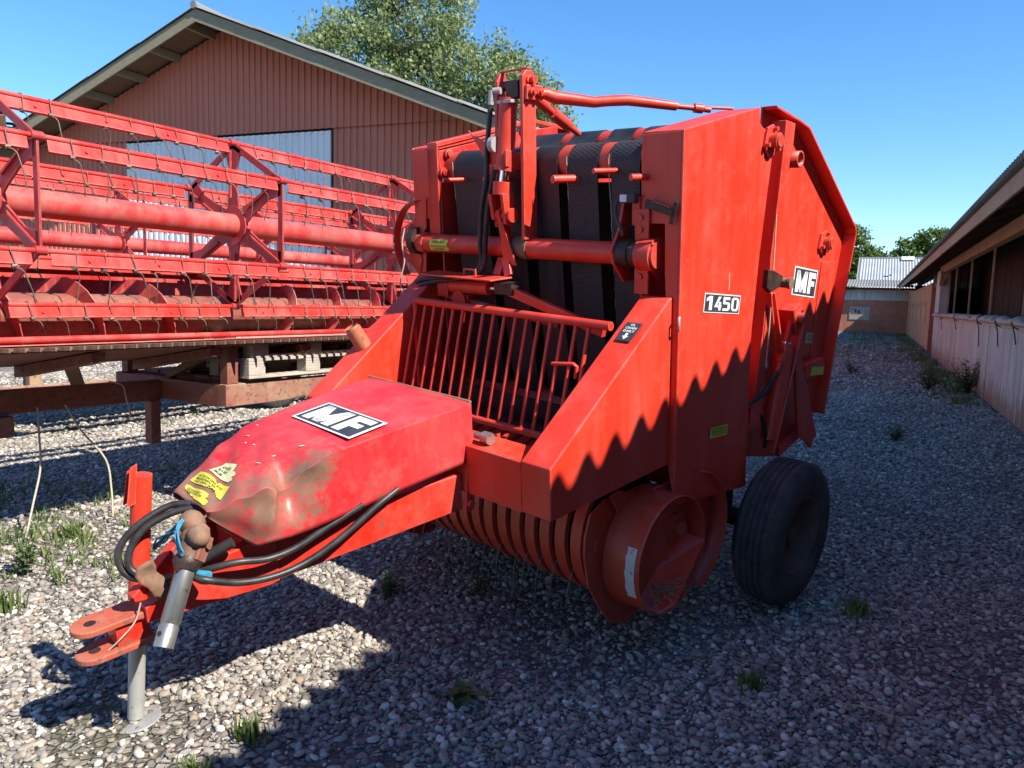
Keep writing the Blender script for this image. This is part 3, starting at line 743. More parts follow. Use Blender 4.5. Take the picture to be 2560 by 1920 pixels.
g = G(); g.tube([(-0.247, -0.862, 1.245), (-0.243, -0.872, 1.24), (-0.243, -0.872, 1.195), (-0.247, -0.862, 1.19)], 0.006, 6); g.build('latch_eye', GALV, shR)
g = G(); g.tube([(-0.2492, -0.445, 1.39), (-0.2492, -0.447, 1.37), (-0.2492, -0.443, 1.345), (-0.2492, -0.446, 1.31)], 0.0022, 5); g.build('paint_drip', TAPE, shR)
shL = shield(-1)

for s, mirror in ((1, False), (-1, True)):
    xf = mx if mirror else (lambda x: x)
    g = G(); g.yz([(-1.66, 0.58), (-1.66, 0.79), (-0.915, 1.30), (-0.89, 1.32), (-0.864, 1.328), (-0.864, 0.58)], xf(-0.282), xf(-0.43))
    o = g.build('front_side_box', RED, b, 0.006)
g = G(); g.box(mx(-0.432), -0.432, -1.658, -1.645, 0.575, 0.785).box(mx(-0.432), -0.432, -1.644, -1.5, 0.773, 0.786).box(mx(-0.432), -0.432, -1.512, -1.5, 0.70, 0.772)
g.build('front_cross_member', RED, b, 0.004)
g = G(); g.cyl((-1.84, -1.34, 1.0), (-1.86, -1.39, 1.10), 0.042, 18); g.lathe([(0, 0.036), (0.012, 0.034)], (-1.86, -1.391, 1.101), (-0.02, -0.05, 0.1), 18)
g.build('filler_pipe', HITCH, b)

# --- chamber side plates
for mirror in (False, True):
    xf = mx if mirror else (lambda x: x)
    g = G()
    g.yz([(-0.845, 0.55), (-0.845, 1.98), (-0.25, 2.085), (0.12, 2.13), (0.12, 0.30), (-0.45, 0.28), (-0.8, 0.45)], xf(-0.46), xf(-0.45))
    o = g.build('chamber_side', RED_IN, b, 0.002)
g = G(); g.prism([(-1.74, -0.86, 2.02), (-1.82, -0.86, 2.02), (-1.83, -0.86, 1.55), (-1.745, -0.86, 1.55)], (0, 0.012, 0))
g.prism([(-1.741, -0.862, 2.022), (-1.741, -0.10, 2.165), (-1.741, 0.28, 2.12), (-1.741, 0.26, 2.10), (-1.741, -0.10, 2.145), (-1.741, -0.85, 2.0)], (-0.06, 0, 0))
g.build('left_plate_flange', RED, b, 0.003)
g = G()
for y, z in ((-0.79, 1.965), (-0.83, 1.87), (-0.2, 2.11), (-0.28, 2.06), (-0.16, 2.04)):
    g.cyl((-1.738, y, z), (-1.71, y, z), 0.018, 6).cyl((-1.738, y, z), (-1.722, y, z), 0.026, 12)
g.build('bolts', RED_IN, b)

# --- tailgate
GO = [(0.13, 2.14), (0.42, 2.08), (0.53, 2.05), (1.29, 1.485), (1.305, 1.44), (1.14, 0.87), (1.025, 0.35), (0.91, 0.275), (0.50, 0.20), (0.15, 0.30)]
def inset(poly, d):
    n = len(poly); cx = sum(p[0] for p in poly) / n; cy = sum(p[1] for p in poly) / n; out = []
    for i in range(n):
        a, p, c = V((*poly[i - 1], 0)), V((*poly[i], 0)), V((*poly[(i + 1) % n], 0))
        n1 = (p - a).normalized().cross(V((0, 0, 1))); n2 = (c - p).normalized().cross(V((0, 0, 1)))
        m = (n1 + n2); m = m / max(m.dot(n1), 0.3)
        if m.dot(V((cx, cy, 0)) - p) < 0: m = -m
        q = p + m * d; out.append((q.x, q.y))
    return out
for mirror in (False, True):
    xf = mx if mirror else (lambda x: x)
    g = G(); g.yz(GO, xf(-0.42), xf(-0.43))
    gate = g.build('gate_panel', RED, b, 0.002)
    IN = inset(GO, 0.012); g = G()
    for i in range(0, 6):
        j = i + 1
        g.prism([(xf(-0.419), *GO[i]), (xf(-0.419), *GO[j]), (xf(-0.419), *IN[j]), (xf(-0.419), *IN[i])], (xf(-0.345) - xf(-0.419), 0, 0))
    g.build('rim', RED, gate, 0.002)
    if not mirror:
        g = G(); g.yz([(0.225, 2.075), (0.33, 2.06), (0.315, 1.92), (0.27, 1.74), (0.20, 1.34), (0.17, 1.0), (0.12, 0.5), (-0.0, 0.5), (0.095, 1.0), (0.13, 1.35), (0.19, 1.74)], -0.418, -0.335); g.build('gate_post', RED, gate, 0.004)
        g = G(); g.yz([(0.98, 1.30), (1.19, 1.28), (1.0, 0.42), (0.86, 0.34)], -0.418, -0.414); g.build('gate_rear_strip', RED, gate, 0.004)
        g = G(); g.yz([(0.50, 0.205), (0.91, 0.28), (0.89, 0.345), (0.48, 0.27)], -0.418, -0.385); g.build('gate_lower_strip', RED, gate, 0.004)
for y, z, x, nm in ((-0.125, 1.965, -0.248, 1), (0.99, 1.41, -0.418, 2)):
    g = G()
    hx = [(y + 0.088 * math.cos(a) * (0.8 if nm == 1 else 1), z + 0.075 * math.sin(a)) for a in [R(t) for t in (20, 80, 130, 200, 260, 310)]]
    g.yz(hx, x, x + 0.012)
    fl = g.build('bearing_flange', RED, b, 0.002)
    g = G(); g.cyl((x + 0.012, y, z), (x + 0.05, y, z), 0.036, 18).cyl((x + 0.05, y, z), (x + 0.056, y, z), 0.029, 18); g.build('bearing_housing', RED_PICK, fl, 0.002)
    g = G()
    for t in (75, 200, 320):
        g.cyl((x + 0.012, y + 0.062 * math.cos(R(t)), z + 0.055 * math.sin(R(t))), (x + 0.032, y + 0.062 * math.cos(R(t)), z + 0.055 * math.sin(R(t))), 0.011, 6)
    g.build('bolt', RED_PICK, fl)
g = G(); g.lathe([(0, 0.042), (0.085, 0.042), (0.085, 0.033), (0.01, 0.033)], (-0.384, 0.335, 1.885), (1, 0, 0), 24); g.build('pipe_stub', RED_PICK, b)
g = G(); g.yz([(0.05, 1.26), (0.06, 1.35), (0.12, 1.34), (0.23, 1.30), (0.22, 1.25), (0.10, 1.23)], -0.333, -0.305); lt = g.build('latch_bracket', GREASE, b, 0.003)
g = G(); g.cyl((-0.36, 0.235, 1.265), (-0.275, 0.235, 1.265), 0.026, 14).cyl((-0.275, 0.235, 1.265), (-0.26, 0.235, 1.265), 0.033, 6); g.build('latch_roller', RUST, lt)
g = G(); g.bar((-0.32, 0.10, 1.23), (-0.325, 0.20, 0.93), 0.012, 0.035, (1, 0, 0)).bar((-0.33, 0.16, 1.22), (-0.33, 0.30, 0.88), 0.015, 0.04, (1, 0, 0)); g.build('latch_arm', RED, lt, 0.003)
g = G(); g.tube(curve_pts([(-0.325, 0.15, 1.62), (-0.315, 0.13, 1.3), (-0.31, 0.11, 1.0), (-0.31, 0.10, 0.87)], 4), 0.004, 5); g.build('pull_cord', STRING, b)
g = G(); g.tube([(-0.31, 0.10, 0.87), (-0.30, 0.08, 0.845), (-0.31, 0.10, 0.82), (-0.31, 0.12, 0.845), (-0.31, 0.10, 0.87)], 0.005, 6); g.build('cord_ring', GALV, b)

# --- gate cylinder
g = G(); g.yz([(0.36, 1.10), (0.43, 1.13), (0.50, 1.08), (0.50, 1.0), (0.43, 0.96)], -0.40, -0.30); g.cyl((-0.3, 0.44, 1.05), (-0.27, 0.44, 1.05), 0.03, 12)
g.build('cylinder_bracket', RED_IN, b, 0.003)
g = G(); g.cyl((-0.33, 0.36, 0.905), (-0.33, 0.41, 1.04), 0.018, 12); g.build('cylinder_rod', RED_IN, b)
g = G(); g.cyl((-0.33, 0.225, 0.40), (-0.33, 0.355, 0.89), 0.048, 20).cyl((-0.33, 0.355, 0.89), (-0.33, 0.362, 0.915), 0.04, 20)
cyl = g.build('gate_cylinder', RED, b)
g = G(); g.cyl((-0.33, 0.36, 0.912), (-0.33, 0.364, 0.924), 0.03, 16); g.build('gland', CHROME, cyl)
g = G(); g.cyl((-0.33, 0.30, 0.84), (-0.30, 0.25, 0.83), 0.02, 8).cyl((-0.30, 0.25, 0.83), (-0.30, 0.21, 0.79), 0.015, 8); g.build('fitting', RED, cyl)
g = G(); g.tube(curve_pts([(-0.30, 0.21, 0.79), (-0.31, 0.1, 0.70), (-0.33, -0.05, 0.665), (-0.35, -0.2, 0.66)], 5), 0.013, 8)
g.tube(curve_pts([(-0.36, 0.0, 0.62), (-0.34, 0.14, 0.55), (-0.33, 0.18, 0.45), (-0.34, 0.2, 0.36)], 5), 0.011, 8); g.build('cylinder_hose', HOSE, b)
g = G(); g.bar((-0.31, 0.49, 1.04), (-0.31, 0.20, 0.33), 0.018, 0.06, (1, 0, 0)); g.build('gate_strap', RED, b, 0.003)
g = G(); g.yz([(0.46, 0.88), (0.52, 0.86), (0.85, 0.26), (0.80, 0.25), (0.78, 0.20), (0.72, 0.25), (0.58, 0.33)], -0.335, -0.315); g.build('gate_brace', RED_IN, b, 0.003)
g = G(); g.box(-0.415, -0.345, 0.70, 0.97, 0.63, 0.73); g.build('lamp_box', RED_IN, b, 0.012)

# --- axle and wheels
g = G(); g.cyl((mx(-0.24), 0.0, 0.0), (-0.24, 0.0, 0.0), 0.05, 16); g.box(-1.72, -0.48, -0.62, -0.50, 0.40, 0.56); g.box(-0.53, -0.46, -0.6, 0.1, -0.04, 0.34); g.box(mx(-0.46), mx(-0.53), -0.6, 0.1, -0.04, 0.34)
g.build('axle', DARK, b, 0.004)
def wheel(xo, sgn):
    root = G()
    prof = [(-0.235, 0.205), (-0.24, 0.25), (-0.237, 0.31), (-0.222, 0.353), (-0.20, 0.372)]
    x = -0.20
    for i in range(5):
        w = 0.166 / 5
        x0 = -0.2 + i * w
        prof += [(x0 + 0.004, 0.379), (x0 + w - 0.006, 0.379 + 0.004 * math.sin(math.pi * (i + .5) / 5)), (x0 + w - 0.004, 0.366), (x0 + w, 0.366)]
    prof = prof[:-2] + [(-0.034, 0.374), (-0.014, 0.353), (-0.002, 0.31), (0.0, 0.26), (-0.008, 0.225), (-0.02, 0.205)]
    g = G(); g.lathe([(p[0] * sgn, p[1]) for p in prof], (xo, 0, 0), (1, 0, 0), 72)
    ty = g.build('tyre', TYRE, b)
    g = G(); g.lathe([(t * sgn, r) for t, r in ((-0.018, 0.216), (-0.012, 0.206), (-0.02, 0.196), (-0.075, 0.178), (-0.10, 0.172), (-0.11, 0.15), (-0.115, 0.08), (-0.10, 0.075), (-0.095, 0.045), (-0.06, 0.042), (-0.058, 0.0))], (xo, 0, 0), (1, 0, 0), 40)
    rim = g.build('rim', RIM, ty)
    g = G()
    for k in range(6):
        a = k * math.pi / 3
        g.cyl((xo - 0.112 * sgn, 0.11 * math.cos(a), 0.11 * math.sin(a)), (xo - 0.09 * sgn, 0.11 * math.cos(a), 0.11 * math.sin(a)), 0.011, 6)
    g.build('wheel_nut', RUST, ty)
wheel(0.0, 1)
wheel(mx(0.0), -1)

# --- rollers and belts
def roller(y, z, r, nm='roller', x0=-1.735, x1=-0.465):
    g = G(); g.cyl((x0, y, z), (x1, y, z), r, 28); return g.build(nm, RED_PICK, b)
roller(-0.735, 1.895, 0.078); roller(-0.60, 1.90, 0.065); roller(-0.15, 1.985, 0.078); roller(0.35, 1.95, 0.07); roller(1.15, 1.42, 0.07); roller(-0.66, 0.66, 0.09); roller(0.9, 0.42, 0.08)
BX = [(-1.66, -1.42), (-1.355, -1.17), (-1.10, -0.945), (-0.885, -0.71), (-0.645, -0.49)]
def belt(x0, x1, pat, seed):
    rr = random.Random(seed); jx = [rr.uniform(-0.008, 0.008) for _ in range(40)]
    path = [(-0.70, 0.66), (-0.735, 0.80), (-0.765, 1.1), (-0.80, 1.5), (-0.817, 1.86)]
    path += [(-0.735 + 0.083 * math.cos(a), 1.895 + 0.083 * math.sin(a)) for a in [R(t) for t in (175, 150, 125, 100, 80)]]
    path += [(-0.60, 1.968), (-0.5, 1.97), (-0.28, 1.99)]
    path += [(-0.15 + 0.083 * math.cos(a), 1.985 + 0.083 * math.sin(a)) for a in [R(t) for t in (150, 120, 95, 75)]]
    path += [(0.35, 2.024), (0.5, 1.96), (1.19, 1.47), (1.22, 1.40), (1.15, 1.1), (0.97, 0.42), (0.85, 0.34), (0.2, 0.45), (-0.5, 0.60)]
    vs = []; uv = []; L = 0
    for i, (y, z) in enumerate(path):
        if i: L += math.dist(path[i], path[i - 1])
        tw = 0.004 * math.sin(i * 1.7 + seed)
        vs += [(x0 + jx[i], y, z), (x1 + jx[i] * 0.6, y + tw, z)]; uv += [(x0, L), (x1, L)]
    fs = [(2 * i, 2 * i + 1, 2 * i + 3, 2 * i + 2) for i in range(len(path) - 1)]
    me = bpy.data.meshes.new('belt'); me.from_pydata(vs, [], fs)
    ul = me.uv_layers.new(name='UVMap')
    for lp in me.loops: ul.data[lp.index].uv = uv[lp.vertex_index]
    me.polygons.foreach_set('use_smooth', [True] * len(fs)); me.materials.append(BELT_P if pat else BELT); me.update()
    o = link(bpy.data.objects.new('belt', me), b)
    ge = G()
    for e in (0, 1):
        ev = []
        for i in range(len(path)):
            p = V(vs[2 * i + e]); t = V((0, path[min(i + 1, len(path) - 1)][0] - path[max(i - 1, 0)][0], path[min(i + 1, len(path) - 1)][1] - path[max(i - 1, 0)][1])).normalized(); nn = V((0, t.z, -t.y)) * 0.008
            ev += [p, p + nn]
        ge.add(ev, [(2 * i, 2 * i + 1, 2 * i + 3, 2 * i + 2) for i in range(len(path) - 1)])
    ge.build('belt_edge', BELT, o)
    # frayed fabric edge
    g = G(); zz = 0.72; k = 0
    pts = []
    while zz < 1.93:
        y = -0.70 - 0.117 * min(1, (zz - 0.66) / 1.2)
        pts.append((x0 - 0.002 + rr.uniform(-0.003, 0.002), y - 0.005, zz)); zz += 0.02
    g.tube(pts, 0.0025, 4); g.build('frayed_edge', STRING, o)
    return o
for i, (x0, x1) in enumerate(BX):
    belt(x0, x1, i >= 3, i + 1)
g = G()
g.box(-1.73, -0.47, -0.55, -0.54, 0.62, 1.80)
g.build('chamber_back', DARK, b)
for x, z, r in ((-1.60, 1.83, 0.0115), (-1.30, 1.83, 0.0115), (-0.86, 1.82, 0.0185), (-0.63, 1.85, 0.012), (-0.435, 1.82, 0.014)):
    g = G(); g.cyl((x - 0.012, -0.94, z), (x + 0.03, -0.80, z), r, 12); g.build('guide_peg', RED, b, 0.003)

# --- cross tube with brackets
TY, TZ = -0.865, 1.50
g = G(); g.cyl((-1.90, TY, TZ), (-0.43, TY, TZ), 0.05, 24); tube = g.build('cross_tube', RED, b)
g = G(); g.cyl((-1.91, TY, TZ), (-1.84, TY, TZ), 0.058, 8); g.build('left_collar', RED, tube, 0.004)
g = G(); g.cyl((-1.17, TY, TZ), (-1.075, TY, TZ), 0.056, 20); g.build('weld_collar', RUST, tube, 0.006)
g = G(); g.cyl((-0.55, TY, TZ), (-0.44, TY, TZ), 0.06, 20).cyl((-0.50, TY, TZ), (-0.48, TY, TZ), 0.066, 20); g.build('bearing_sleeve', GREASE, tube, 0.004)
g = G(); g.cyl((-0.44, TY, TZ), (-0.365, TY, TZ), 0.069, 28).cyl((-0.365, TY, TZ), (-0.352, TY, TZ), 0.058, 28); g.yz([(TY + 0.02, 1.43), (TY + 0.07, 1.45), (TY + 0.09, 1.37)], -0.43, -0.40); g.build('end_cap', RED, tube, 0.004)
g = G(); g.yz([(-0.845, 1.72), (-0.79, 1.72), (-0.76, 1.37), (-0.84, 1.37), (-0.92, 1.46), (-0.935, 1.52), (-0.88, 1.60)], -0.56, -0.545); g.box(-0.49, -0.45, -0.87, -0.85, 1.62, 1.74); g.build('tube_bracket', RED, b, 0.004)
g = G(); g.box(-0.47, -0.40, -0.875, -0.86, 1.33, 1.69); br = g.build('bracket_strip', RED, b, 0.003)
g = G()
for z in (1.655, 1.605, 1.405): g.cyl((-0.44, -0.885, z), (-0.44, -0.875, z), 0.013, 10)
g.build('bolt', RED, br)
g = G(); g.bar((-0.41, -0.885, 1.715), (-0.30, -0.89, 1.685), 0.01, 0.035).bar((-0.262, -0.885, 1.72), (-0.285, -0.885, 1.63), 0.008, 0.02).bar((-0.31, -0.888, 1.685), (-0.275, -0.888, 1.675), 0.012, 0.03); g.build('latch_lever', GREASE, b, 0.002)
g = G(); g.box(-0.53, -0.455, -0.90, -0.86, 1.715, 1.755); sb = g.build('electric_box', RIM, b, 0.004)
g = G(); g.box(-0.53, -0.496, -0.903, -0.9, 1.72, 1.75); g.build('label_plate', WHITE, sb)
g = G(); g.tube(curve_pts([(-0.53, -0.885, 1.735), (-0.55, -0.90, 1.715), (-0.545, -0.91, 1.66), (-0.525, -0.90, 1.61), (-0.52, -0.89, 1.58)], 5), 0.008, 8); g.build('cable', RIM, b)
g = G(); g.cyl((-1.95, TY, TZ + 0.01), (-1.90, TY, TZ + 0.01), 0.075, 20); g.build('left_hub', GREASE, b, 0.006)
g = G(); g.xz([(-2.02, 1.50), (-1.96, 1.60), (-1.90, 1.72), (-1.84, 1.74), (-1.85, 1.58), (-1.93, 1.50), (-1.90, 1.40), (-1.93, 1.32), (-2.0, 1.38)], -0.87, -0.86); g.build('left_bracket', RED, b, 0.003)
pts = [(-1.84, -0.84, 1.735), (-1.93, -0.86, 1.725), (-2.01, -0.88, 1.68), (-2.06, -0.89, 1.60), (-2.075, -0.90, 1.52), (-2.06, -0.90, 1.42), (-2.0, -0.90, 1.32)]
cp = curve_pts(pts, 4); g = G()
for p, q in zip(cp[:-1], cp[1:]): g.bar(p, q, 0.05, 0.006, (0, 1, 0) if False else (V(q) - V(p)).cross(V((0, 1, 0))))
sp = g.build('bale_scale_plate', RED, b)
g = G()
for i in range(4): g.box(-2.085, -2.06, -0.93, -0.927, 1.44 + i * 0.045, 1.447 + i * 0.045)
g.build('scale_mark', WHITE, sp)
g = G(); g.tube(curve_pts([(-1.96, -0.93, 1.58), (-1.965, -0.95, 1.5), (-1.955, -0.95, 1.40), (-1.975, -0.97, 1.30), (-1.955, -0.98, 1.245), (-1.935, -0.97, 1.20), (-1.955, -0.97, 1.165), (-1.98, -0.97, 1.2), (-1.96, -0.97, 1.25)], 4), 0.0045, 5); g.build('string_loop', STRING, b)

# --- mast with cylinder
g = G(); g.yz([(-0.925, 1.545), (-0.835, 1.545), (-0.825, 2.27), (-0.85, 2.305), (-0.89, 2.305), (-0.915, 2.28)], -1.085, -1.065); ma = g.build('mast_plate', RED, b, 0.004)
g = G(); g.cyl((-1.065, -0.868, 2.262), (-1.03, -0.868, 2.262), 0.017, 12).cyl((-1.065, -0.868, 2.262), (-1.055, -0.868, 2.262), 0.027, 6); g.build('pin', RED, ma)
g = G(); g.yz([(-0.91, 2.175), (-0.80, 2.175), (-0.80, 2.24), (-0.905, 2.24)], -1.063, -1.045); pp = g.build('clamp_plate', RED, ma, 0.004)
g = G()
for y in (-0.882, -0.835): g.cyl((-1.045, y, 2.208), (-1.028, y, 2.208), 0.019, 6).cyl((-1.028, y, 2.208), (-1.015, y, 2.208), 0.011, 10)
g.build('bolt', RED, pp)
g = G(); g.yz([(-0.925, 1.60), (-0.84, 1.60), (-0.83, 2.28), (-0.845, 2.315), (-0.87, 2.31), (-0.895, 2.27)], -1.265, -1.245); g.build('mast_plate', RED, b, 0.004)
g = G(); g.bar((-1.26, -0.855, 2.315), (-1.07, -0.865, 2.315), 0.022, 0.008); g.build('mast_cap_bar', RED, b, 0.002)
g = G(); g.cyl((-1.243, -0.86, 2.25), (-1.09, -0.86, 2.25), 0.022, 14); g.box(-1.20, -1.12, -0.89, -0.83, 2.19, 2.27); g.build('mast_pin', GREASE, b, 0.004)
g = G(); g.cyl((-1.165, -0.905, 2.19), (-1.18, -0.93, 1.885), 0.044, 24).cyl((-1.18, -0.93, 1.885), (-1.182, -0.933, 1.865), 0.05, 24); mc = g.build('mast_cylinder', RED, b, 0.003)
g = G(); g.cyl((-1.182, -0.933, 1.865), (-1.187, -0.94, 1.805), 0.022, 16); g.build('chrome_rod', CHROME, mc)
g = G(); g.cyl((-1.187, -0.94, 1.815), (-1.19, -0.945, 1.755), 0.045, 20); g.yz([(-0.985, 1.76), (-0.905, 1.76), (-0.90, 1.64), (-0.925, 1.61), (-0.965, 1.62)], -1.165, -1.145); g.yz([(-0.985, 1.76), (-0.905, 1.76), (-0.90, 1.66), (-0.925, 1.63), (-0.965, 1.64)], -1.245, -1.225); g.cyl((-1.25, -0.94, 1.66), (-1.125, -0.94, 1.66), 0.022, 14).cyl((-1.135, -0.94, 1.66), (-1.12, -0.94, 1.66), 0.034, 14)
g.build('clevis', RED, mc, 0.003)
g = G(); g.yz([(-0.975, 1.68), (-0.94, 1.70), (-0.905, 1.67), (-0.86, 1.45), (-0.90, 1.44), (-0.935, 1.50)], -1.205, -1.185); g.prism([(-1.205, -0.96, 1.66), (-1.205, -0.93, 1.42), (-1.12, -0.93, 1.42), (-1.185, -0.96, 1.64)], (0, 0.012, 0)); g.build('lug_plate', RED, b, 0.003)
g = G(); g.cyl((-1.225, -0.965, 1.985), (-1.195, -0.965, 1.985), 0.036, 20); gg = g.build('gauge', GALV, b, 0.003)
g = G(); g.prism([(-1.40, -0.95, 2.06), (-1.375, -0.95, 2.04), (-1.22, -0.95, 1.97), (-1.14, -0.95, 1.955), (-1.14, -0.95, 1.885), (-1.20, -0.95, 1.89), (-1.27, -0.95, 1.90)], (0, 0.008, 0)); g.yz([(-0.97, 1.96), (-0.97, 1.885), (-0.73, 1.845), (-0.73, 1.925), (-0.80, 1.935)], -1.14, -1.13); g.build('mast_bracket', RED, b, 0.002)
g = G(); g.cyl((-1.235, -0.935, 2.225), (-1.20, -0.92, 2.225), 0.016, 10).cyl((-1.24, -0.94, 2.23), (-1.245, -0.945, 2.165), 0.015, 8).box(-1.20, -1.11, -0.95, -0.90, 2.165, 2.18); g.build('hose_fitting', GALV, b, 0.002)
g = G(); g.tube(curve_pts([(-1.245, -0.945, 2.165), (-1.255, -0.955, 2.05), (-1.265, -0.96, 1.96), (-1.27, -0.965, 1.83), (-1.31, -0.965, 1.68), (-1.335, -0.96, 1.52), (-1.335, -0.955, 1.43), (-1.38, -0.965, 1.375), (-1.50, -0.975, 1.35), (-1.63, -0.98, 1.33), (-1.75, -0.99, 1.32), (-1.80, -1.0, 1.30)], 5), 0.0125, 8)
g.tube(curve_pts([(-1.21, -0.965, 1.88), (-1.25, -0.965, 1.75), (-1.28, -0.965, 1.62), (-1.30, -0.96, 1.50), (-1.315, -0.958, 1.42), (-1.36, -0.97, 1.365), (-1.50, -0.985, 1.335), (-1.63, -0.99, 1.318), (-1.77, -1.0, 1.29)], 5), 0.0125, 8); g.build('hydraulic_hose', HOSE, b)
# --- top rods
g = G(); g.tube([(-1.055, -0.83, 2.205), (-1.04, -0.79, 2.205), (-1.02, -0.75, 2.19), (-0.90, -0.60, 2.165), (-0.86, -0.55, 2.17), (-0.80, -0.47, 2.172), (-0.655, -0.28, 2.142)], [0.02, 0.026, 0.03, 0.025, 0.025, 0.025, 0.021], 14); g.build('link_rod', RED, b)
g = G(); g.cyl((-0.655, -0.28, 2.142), (-0.585, -0.19, 2.13), 0.013, 10).cyl((-0.60, -0.21, 2.133), (-0.575, -0.177, 2.128), 0.024, 6).cyl((-0.57, -0.17, 2.127), (-0.55, -0.145, 2.122), 0.014, 8).cyl((-0.58, -0.185, 2.135), (-0.50, -0.02, 2.13), 0.008, 6); g.build('rod_end', RED, b)
g = G(); g.cyl((-1.10, -0.84, 2.215), (-1.15, -0.66, 2.16), 0.026, 14).cyl((-1.15, -0.66, 2.16), (-1.17, -0.58, 2.135), 0.018, 12).cyl((-1.165, -0.60, 2.14), (-1.21, -0.42, 2.085), 0.03, 6).cyl((-1.21, -0.42, 2.085), (-1.24, -0.3, 2.05), 0.017, 10); g.build('link_rod', RED, b)

# --- tray, tray cylinder and arms under the tube
g = G(); g.prism([(-1.68, -0.95, 1.36), (-1.13, -0.95, 1.36), (-1.16, -1.07, 1.355), (-1.70, -1.07, 1.355)], (0, 0, 0.008)); g.build('tray_plate', RED, b, 0.002)
g = G(); g.box(-1.42, -1.33, -1.005, -0.995, 1.39, 1.40).box(-1.42, -1.41, -1.005, -0.995, 1.363, 1.39).box(-1.34, -1.33, -1.005, -0.995, 1.363, 1.39); g.build('hose_clip', RED, b, 0.003)
g = G(); g.bar((-1.20, -0.92, 1.46), (-1.155, -0.95, 1.37), 0.05, 0.012, (0, 1, 0)).bar((-1.245, -0.9, 1.45), (-1.245, -0.94, 1.37), 0.05, 0.01, (0, 1, 0)); g.build('tray_hanger', RED, b, 0.002)
g = G(); g.cyl((-1.54, -0.97, 1.295), (-1.265, -0.97, 1.305), 0.034, 18); tc = g.build('actuator', RED, b, 0.003)
g = G(); g.cyl((-1.265, -0.97, 1.305), (-1.165, -0.97, 1.31), 0.016, 12); g.build('chrome_rod', CHROME, tc)
g = G(); g.box(-1.20, -1.08, -1.01, -0.93, 1.285, 1.345); g.build('pivot_block', GREASE, b, 0.006)
g = G(); g.bar((-1.12, -0.98, 1.305), (-0.55, -0.98, 1.165), 0.03, 0.045); g.build('control_arm', RED, b, 0.003)
g = G(); g.cyl((-1.62, -0.96, 1.245), (-0.85, -0.93, 1.155), 0.016, 10); g.build('control_rod', RUSTY, b)
g = G(); g.box(-1.64, -1.56, -0.99, -0.93, 1.24, 1.335).box(-1.50, -1.42, -0.98, -0.90, 1.20, 1.26).cyl((-1.47, -1.0, 1.23), (-1.47, -0.9, 1.23), 0.05, 14); g.build('actuator_mount', RED_IN, b, 0.004)

# --- grill
g = G(); g.cyl((-1.735, -1.06, 1.215), (-0.455, -1.06, 1.215), 0.0195, 14); g.build('grill_top_rail', RED, b)
g = G(); g.cyl((-1.735, -1.20, 0.705), (-0.455, -1.20, 0.705), 0.018, 14); g.build('grill_bottom_rail', RED, b)
g = G(); g.cyl((0, -1.06, 1.205), (0, -1.20, 0.71), 0.0095, 8); bm_ = g.mesh('grill_bar', RED)
for i in range(17):
    o = link(bpy.data.objects.new('grill_bar', bm_), b); o.location = (-1.73 + 0.0725 * i, 0, 0)
g = G(); g.box(-1.745, -1.725, -1.08, -1.04, 0.75, 1.22); g.build('grill_side_strip', RED, b, 0.002)
g = G(); g.tube([(-0.72, -1.135, 1.03), (-0.60, -1.135, 1.045), (-0.585, -1.13, 1.035), (-0.60, -1.12, 0.98)], 0.009, 6); g.build('grill_handle', RED, b)
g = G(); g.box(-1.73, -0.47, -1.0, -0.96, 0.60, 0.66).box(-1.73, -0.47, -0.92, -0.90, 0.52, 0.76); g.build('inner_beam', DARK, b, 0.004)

# --- hood over the drive shaft
secs = [(-1.62, -1.445, -0.735, 0.955, 0.71), (-1.85, -1.425, -0.755, 0.94, 0.69), (-2.08, -1.40, -0.78, 0.921, 0.665), (-2.28, -1.37, -0.805, 0.90, 0.642), (-2.42, -1.33, -0.84, 0.855, 0.622), (-2.53, -1.295, -0.885, 0.805, 0.61), (-2.64, -1.25, -0.985, 0.755, 0.735)]
def lerp(a, c, t): return a + (c - a) * t
def hood_pt(u, t):
    k = t * (len(secs) - 1); i = min(int(k), len(secs) - 2); fr = k - i
    y, xl, xr, zt, zb = [lerp(secs[i][j], secs[i + 1][j], fr) for j in range(5)]
    if u < 0.28: p = V((xl, y, lerp(zb, zt, u / 0.28)))
    elif u < 0.7: p = V((lerp(xl, xr, (u - 0.28) / 0.42), y, zt + 0.006 * math.sin(math.pi * (u - 0.28) / 0.42)))
    else: p = V((xr, y, lerp(zt, zb, (u - 0.7) / 0.3)))
    dd = math.exp(-((p.y + 2.385) / 0.075) ** 2 - ((p.x + 0.83) / 0.10) ** 2 - ((p.z - 0.86) / 0.11) ** 2)
    p.z -= 0.07 * dd; p.x -= 0.06 * dd
    d3 = math.exp(-((p.y + 2.455 - 0.25 * (p.z - 0.8)) / 0.022) ** 2 - ((p.z - 0.76) / 0.09) ** 2) * (1 if u > 0.62 else 0)
    p.x += 0.034 * d3
    d2 = math.exp(-((p.y + 2.50) / 0.05) ** 2 - ((p.x + 0.90) / 0.08) ** 2)
    p += V((0.022, 0.0, 0.014)) * d2
    w = max(0, min(1, (-2.2 - p.y) / 0.2))
    w *= 1 - max(0, (u - 0.86) / 0.14)
    p.x += 0.007 * w * math.sin(p.z * 38 + p.y * 25); p.z += 0.006 * w * math.sin(p.x * 31 + p.y * 47)
    return p
NU, NT = 44, 60
vs = [hood_pt(i / NU, j / NT) for j in range(NT + 1) for i in range(NU + 1)]
fs = [(j * (NU + 1) + i, j * (NU + 1) + i + 1, (j + 1) * (NU + 1) + i + 1, (j + 1) * (NU + 1) + i) for j in range(NT) for i in range(NU)]
g = G(); g.add(vs, fs, False)
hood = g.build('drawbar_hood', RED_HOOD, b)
hood.data.polygons.foreach_set('use_smooth', [True] * len(hood.data.polygons))
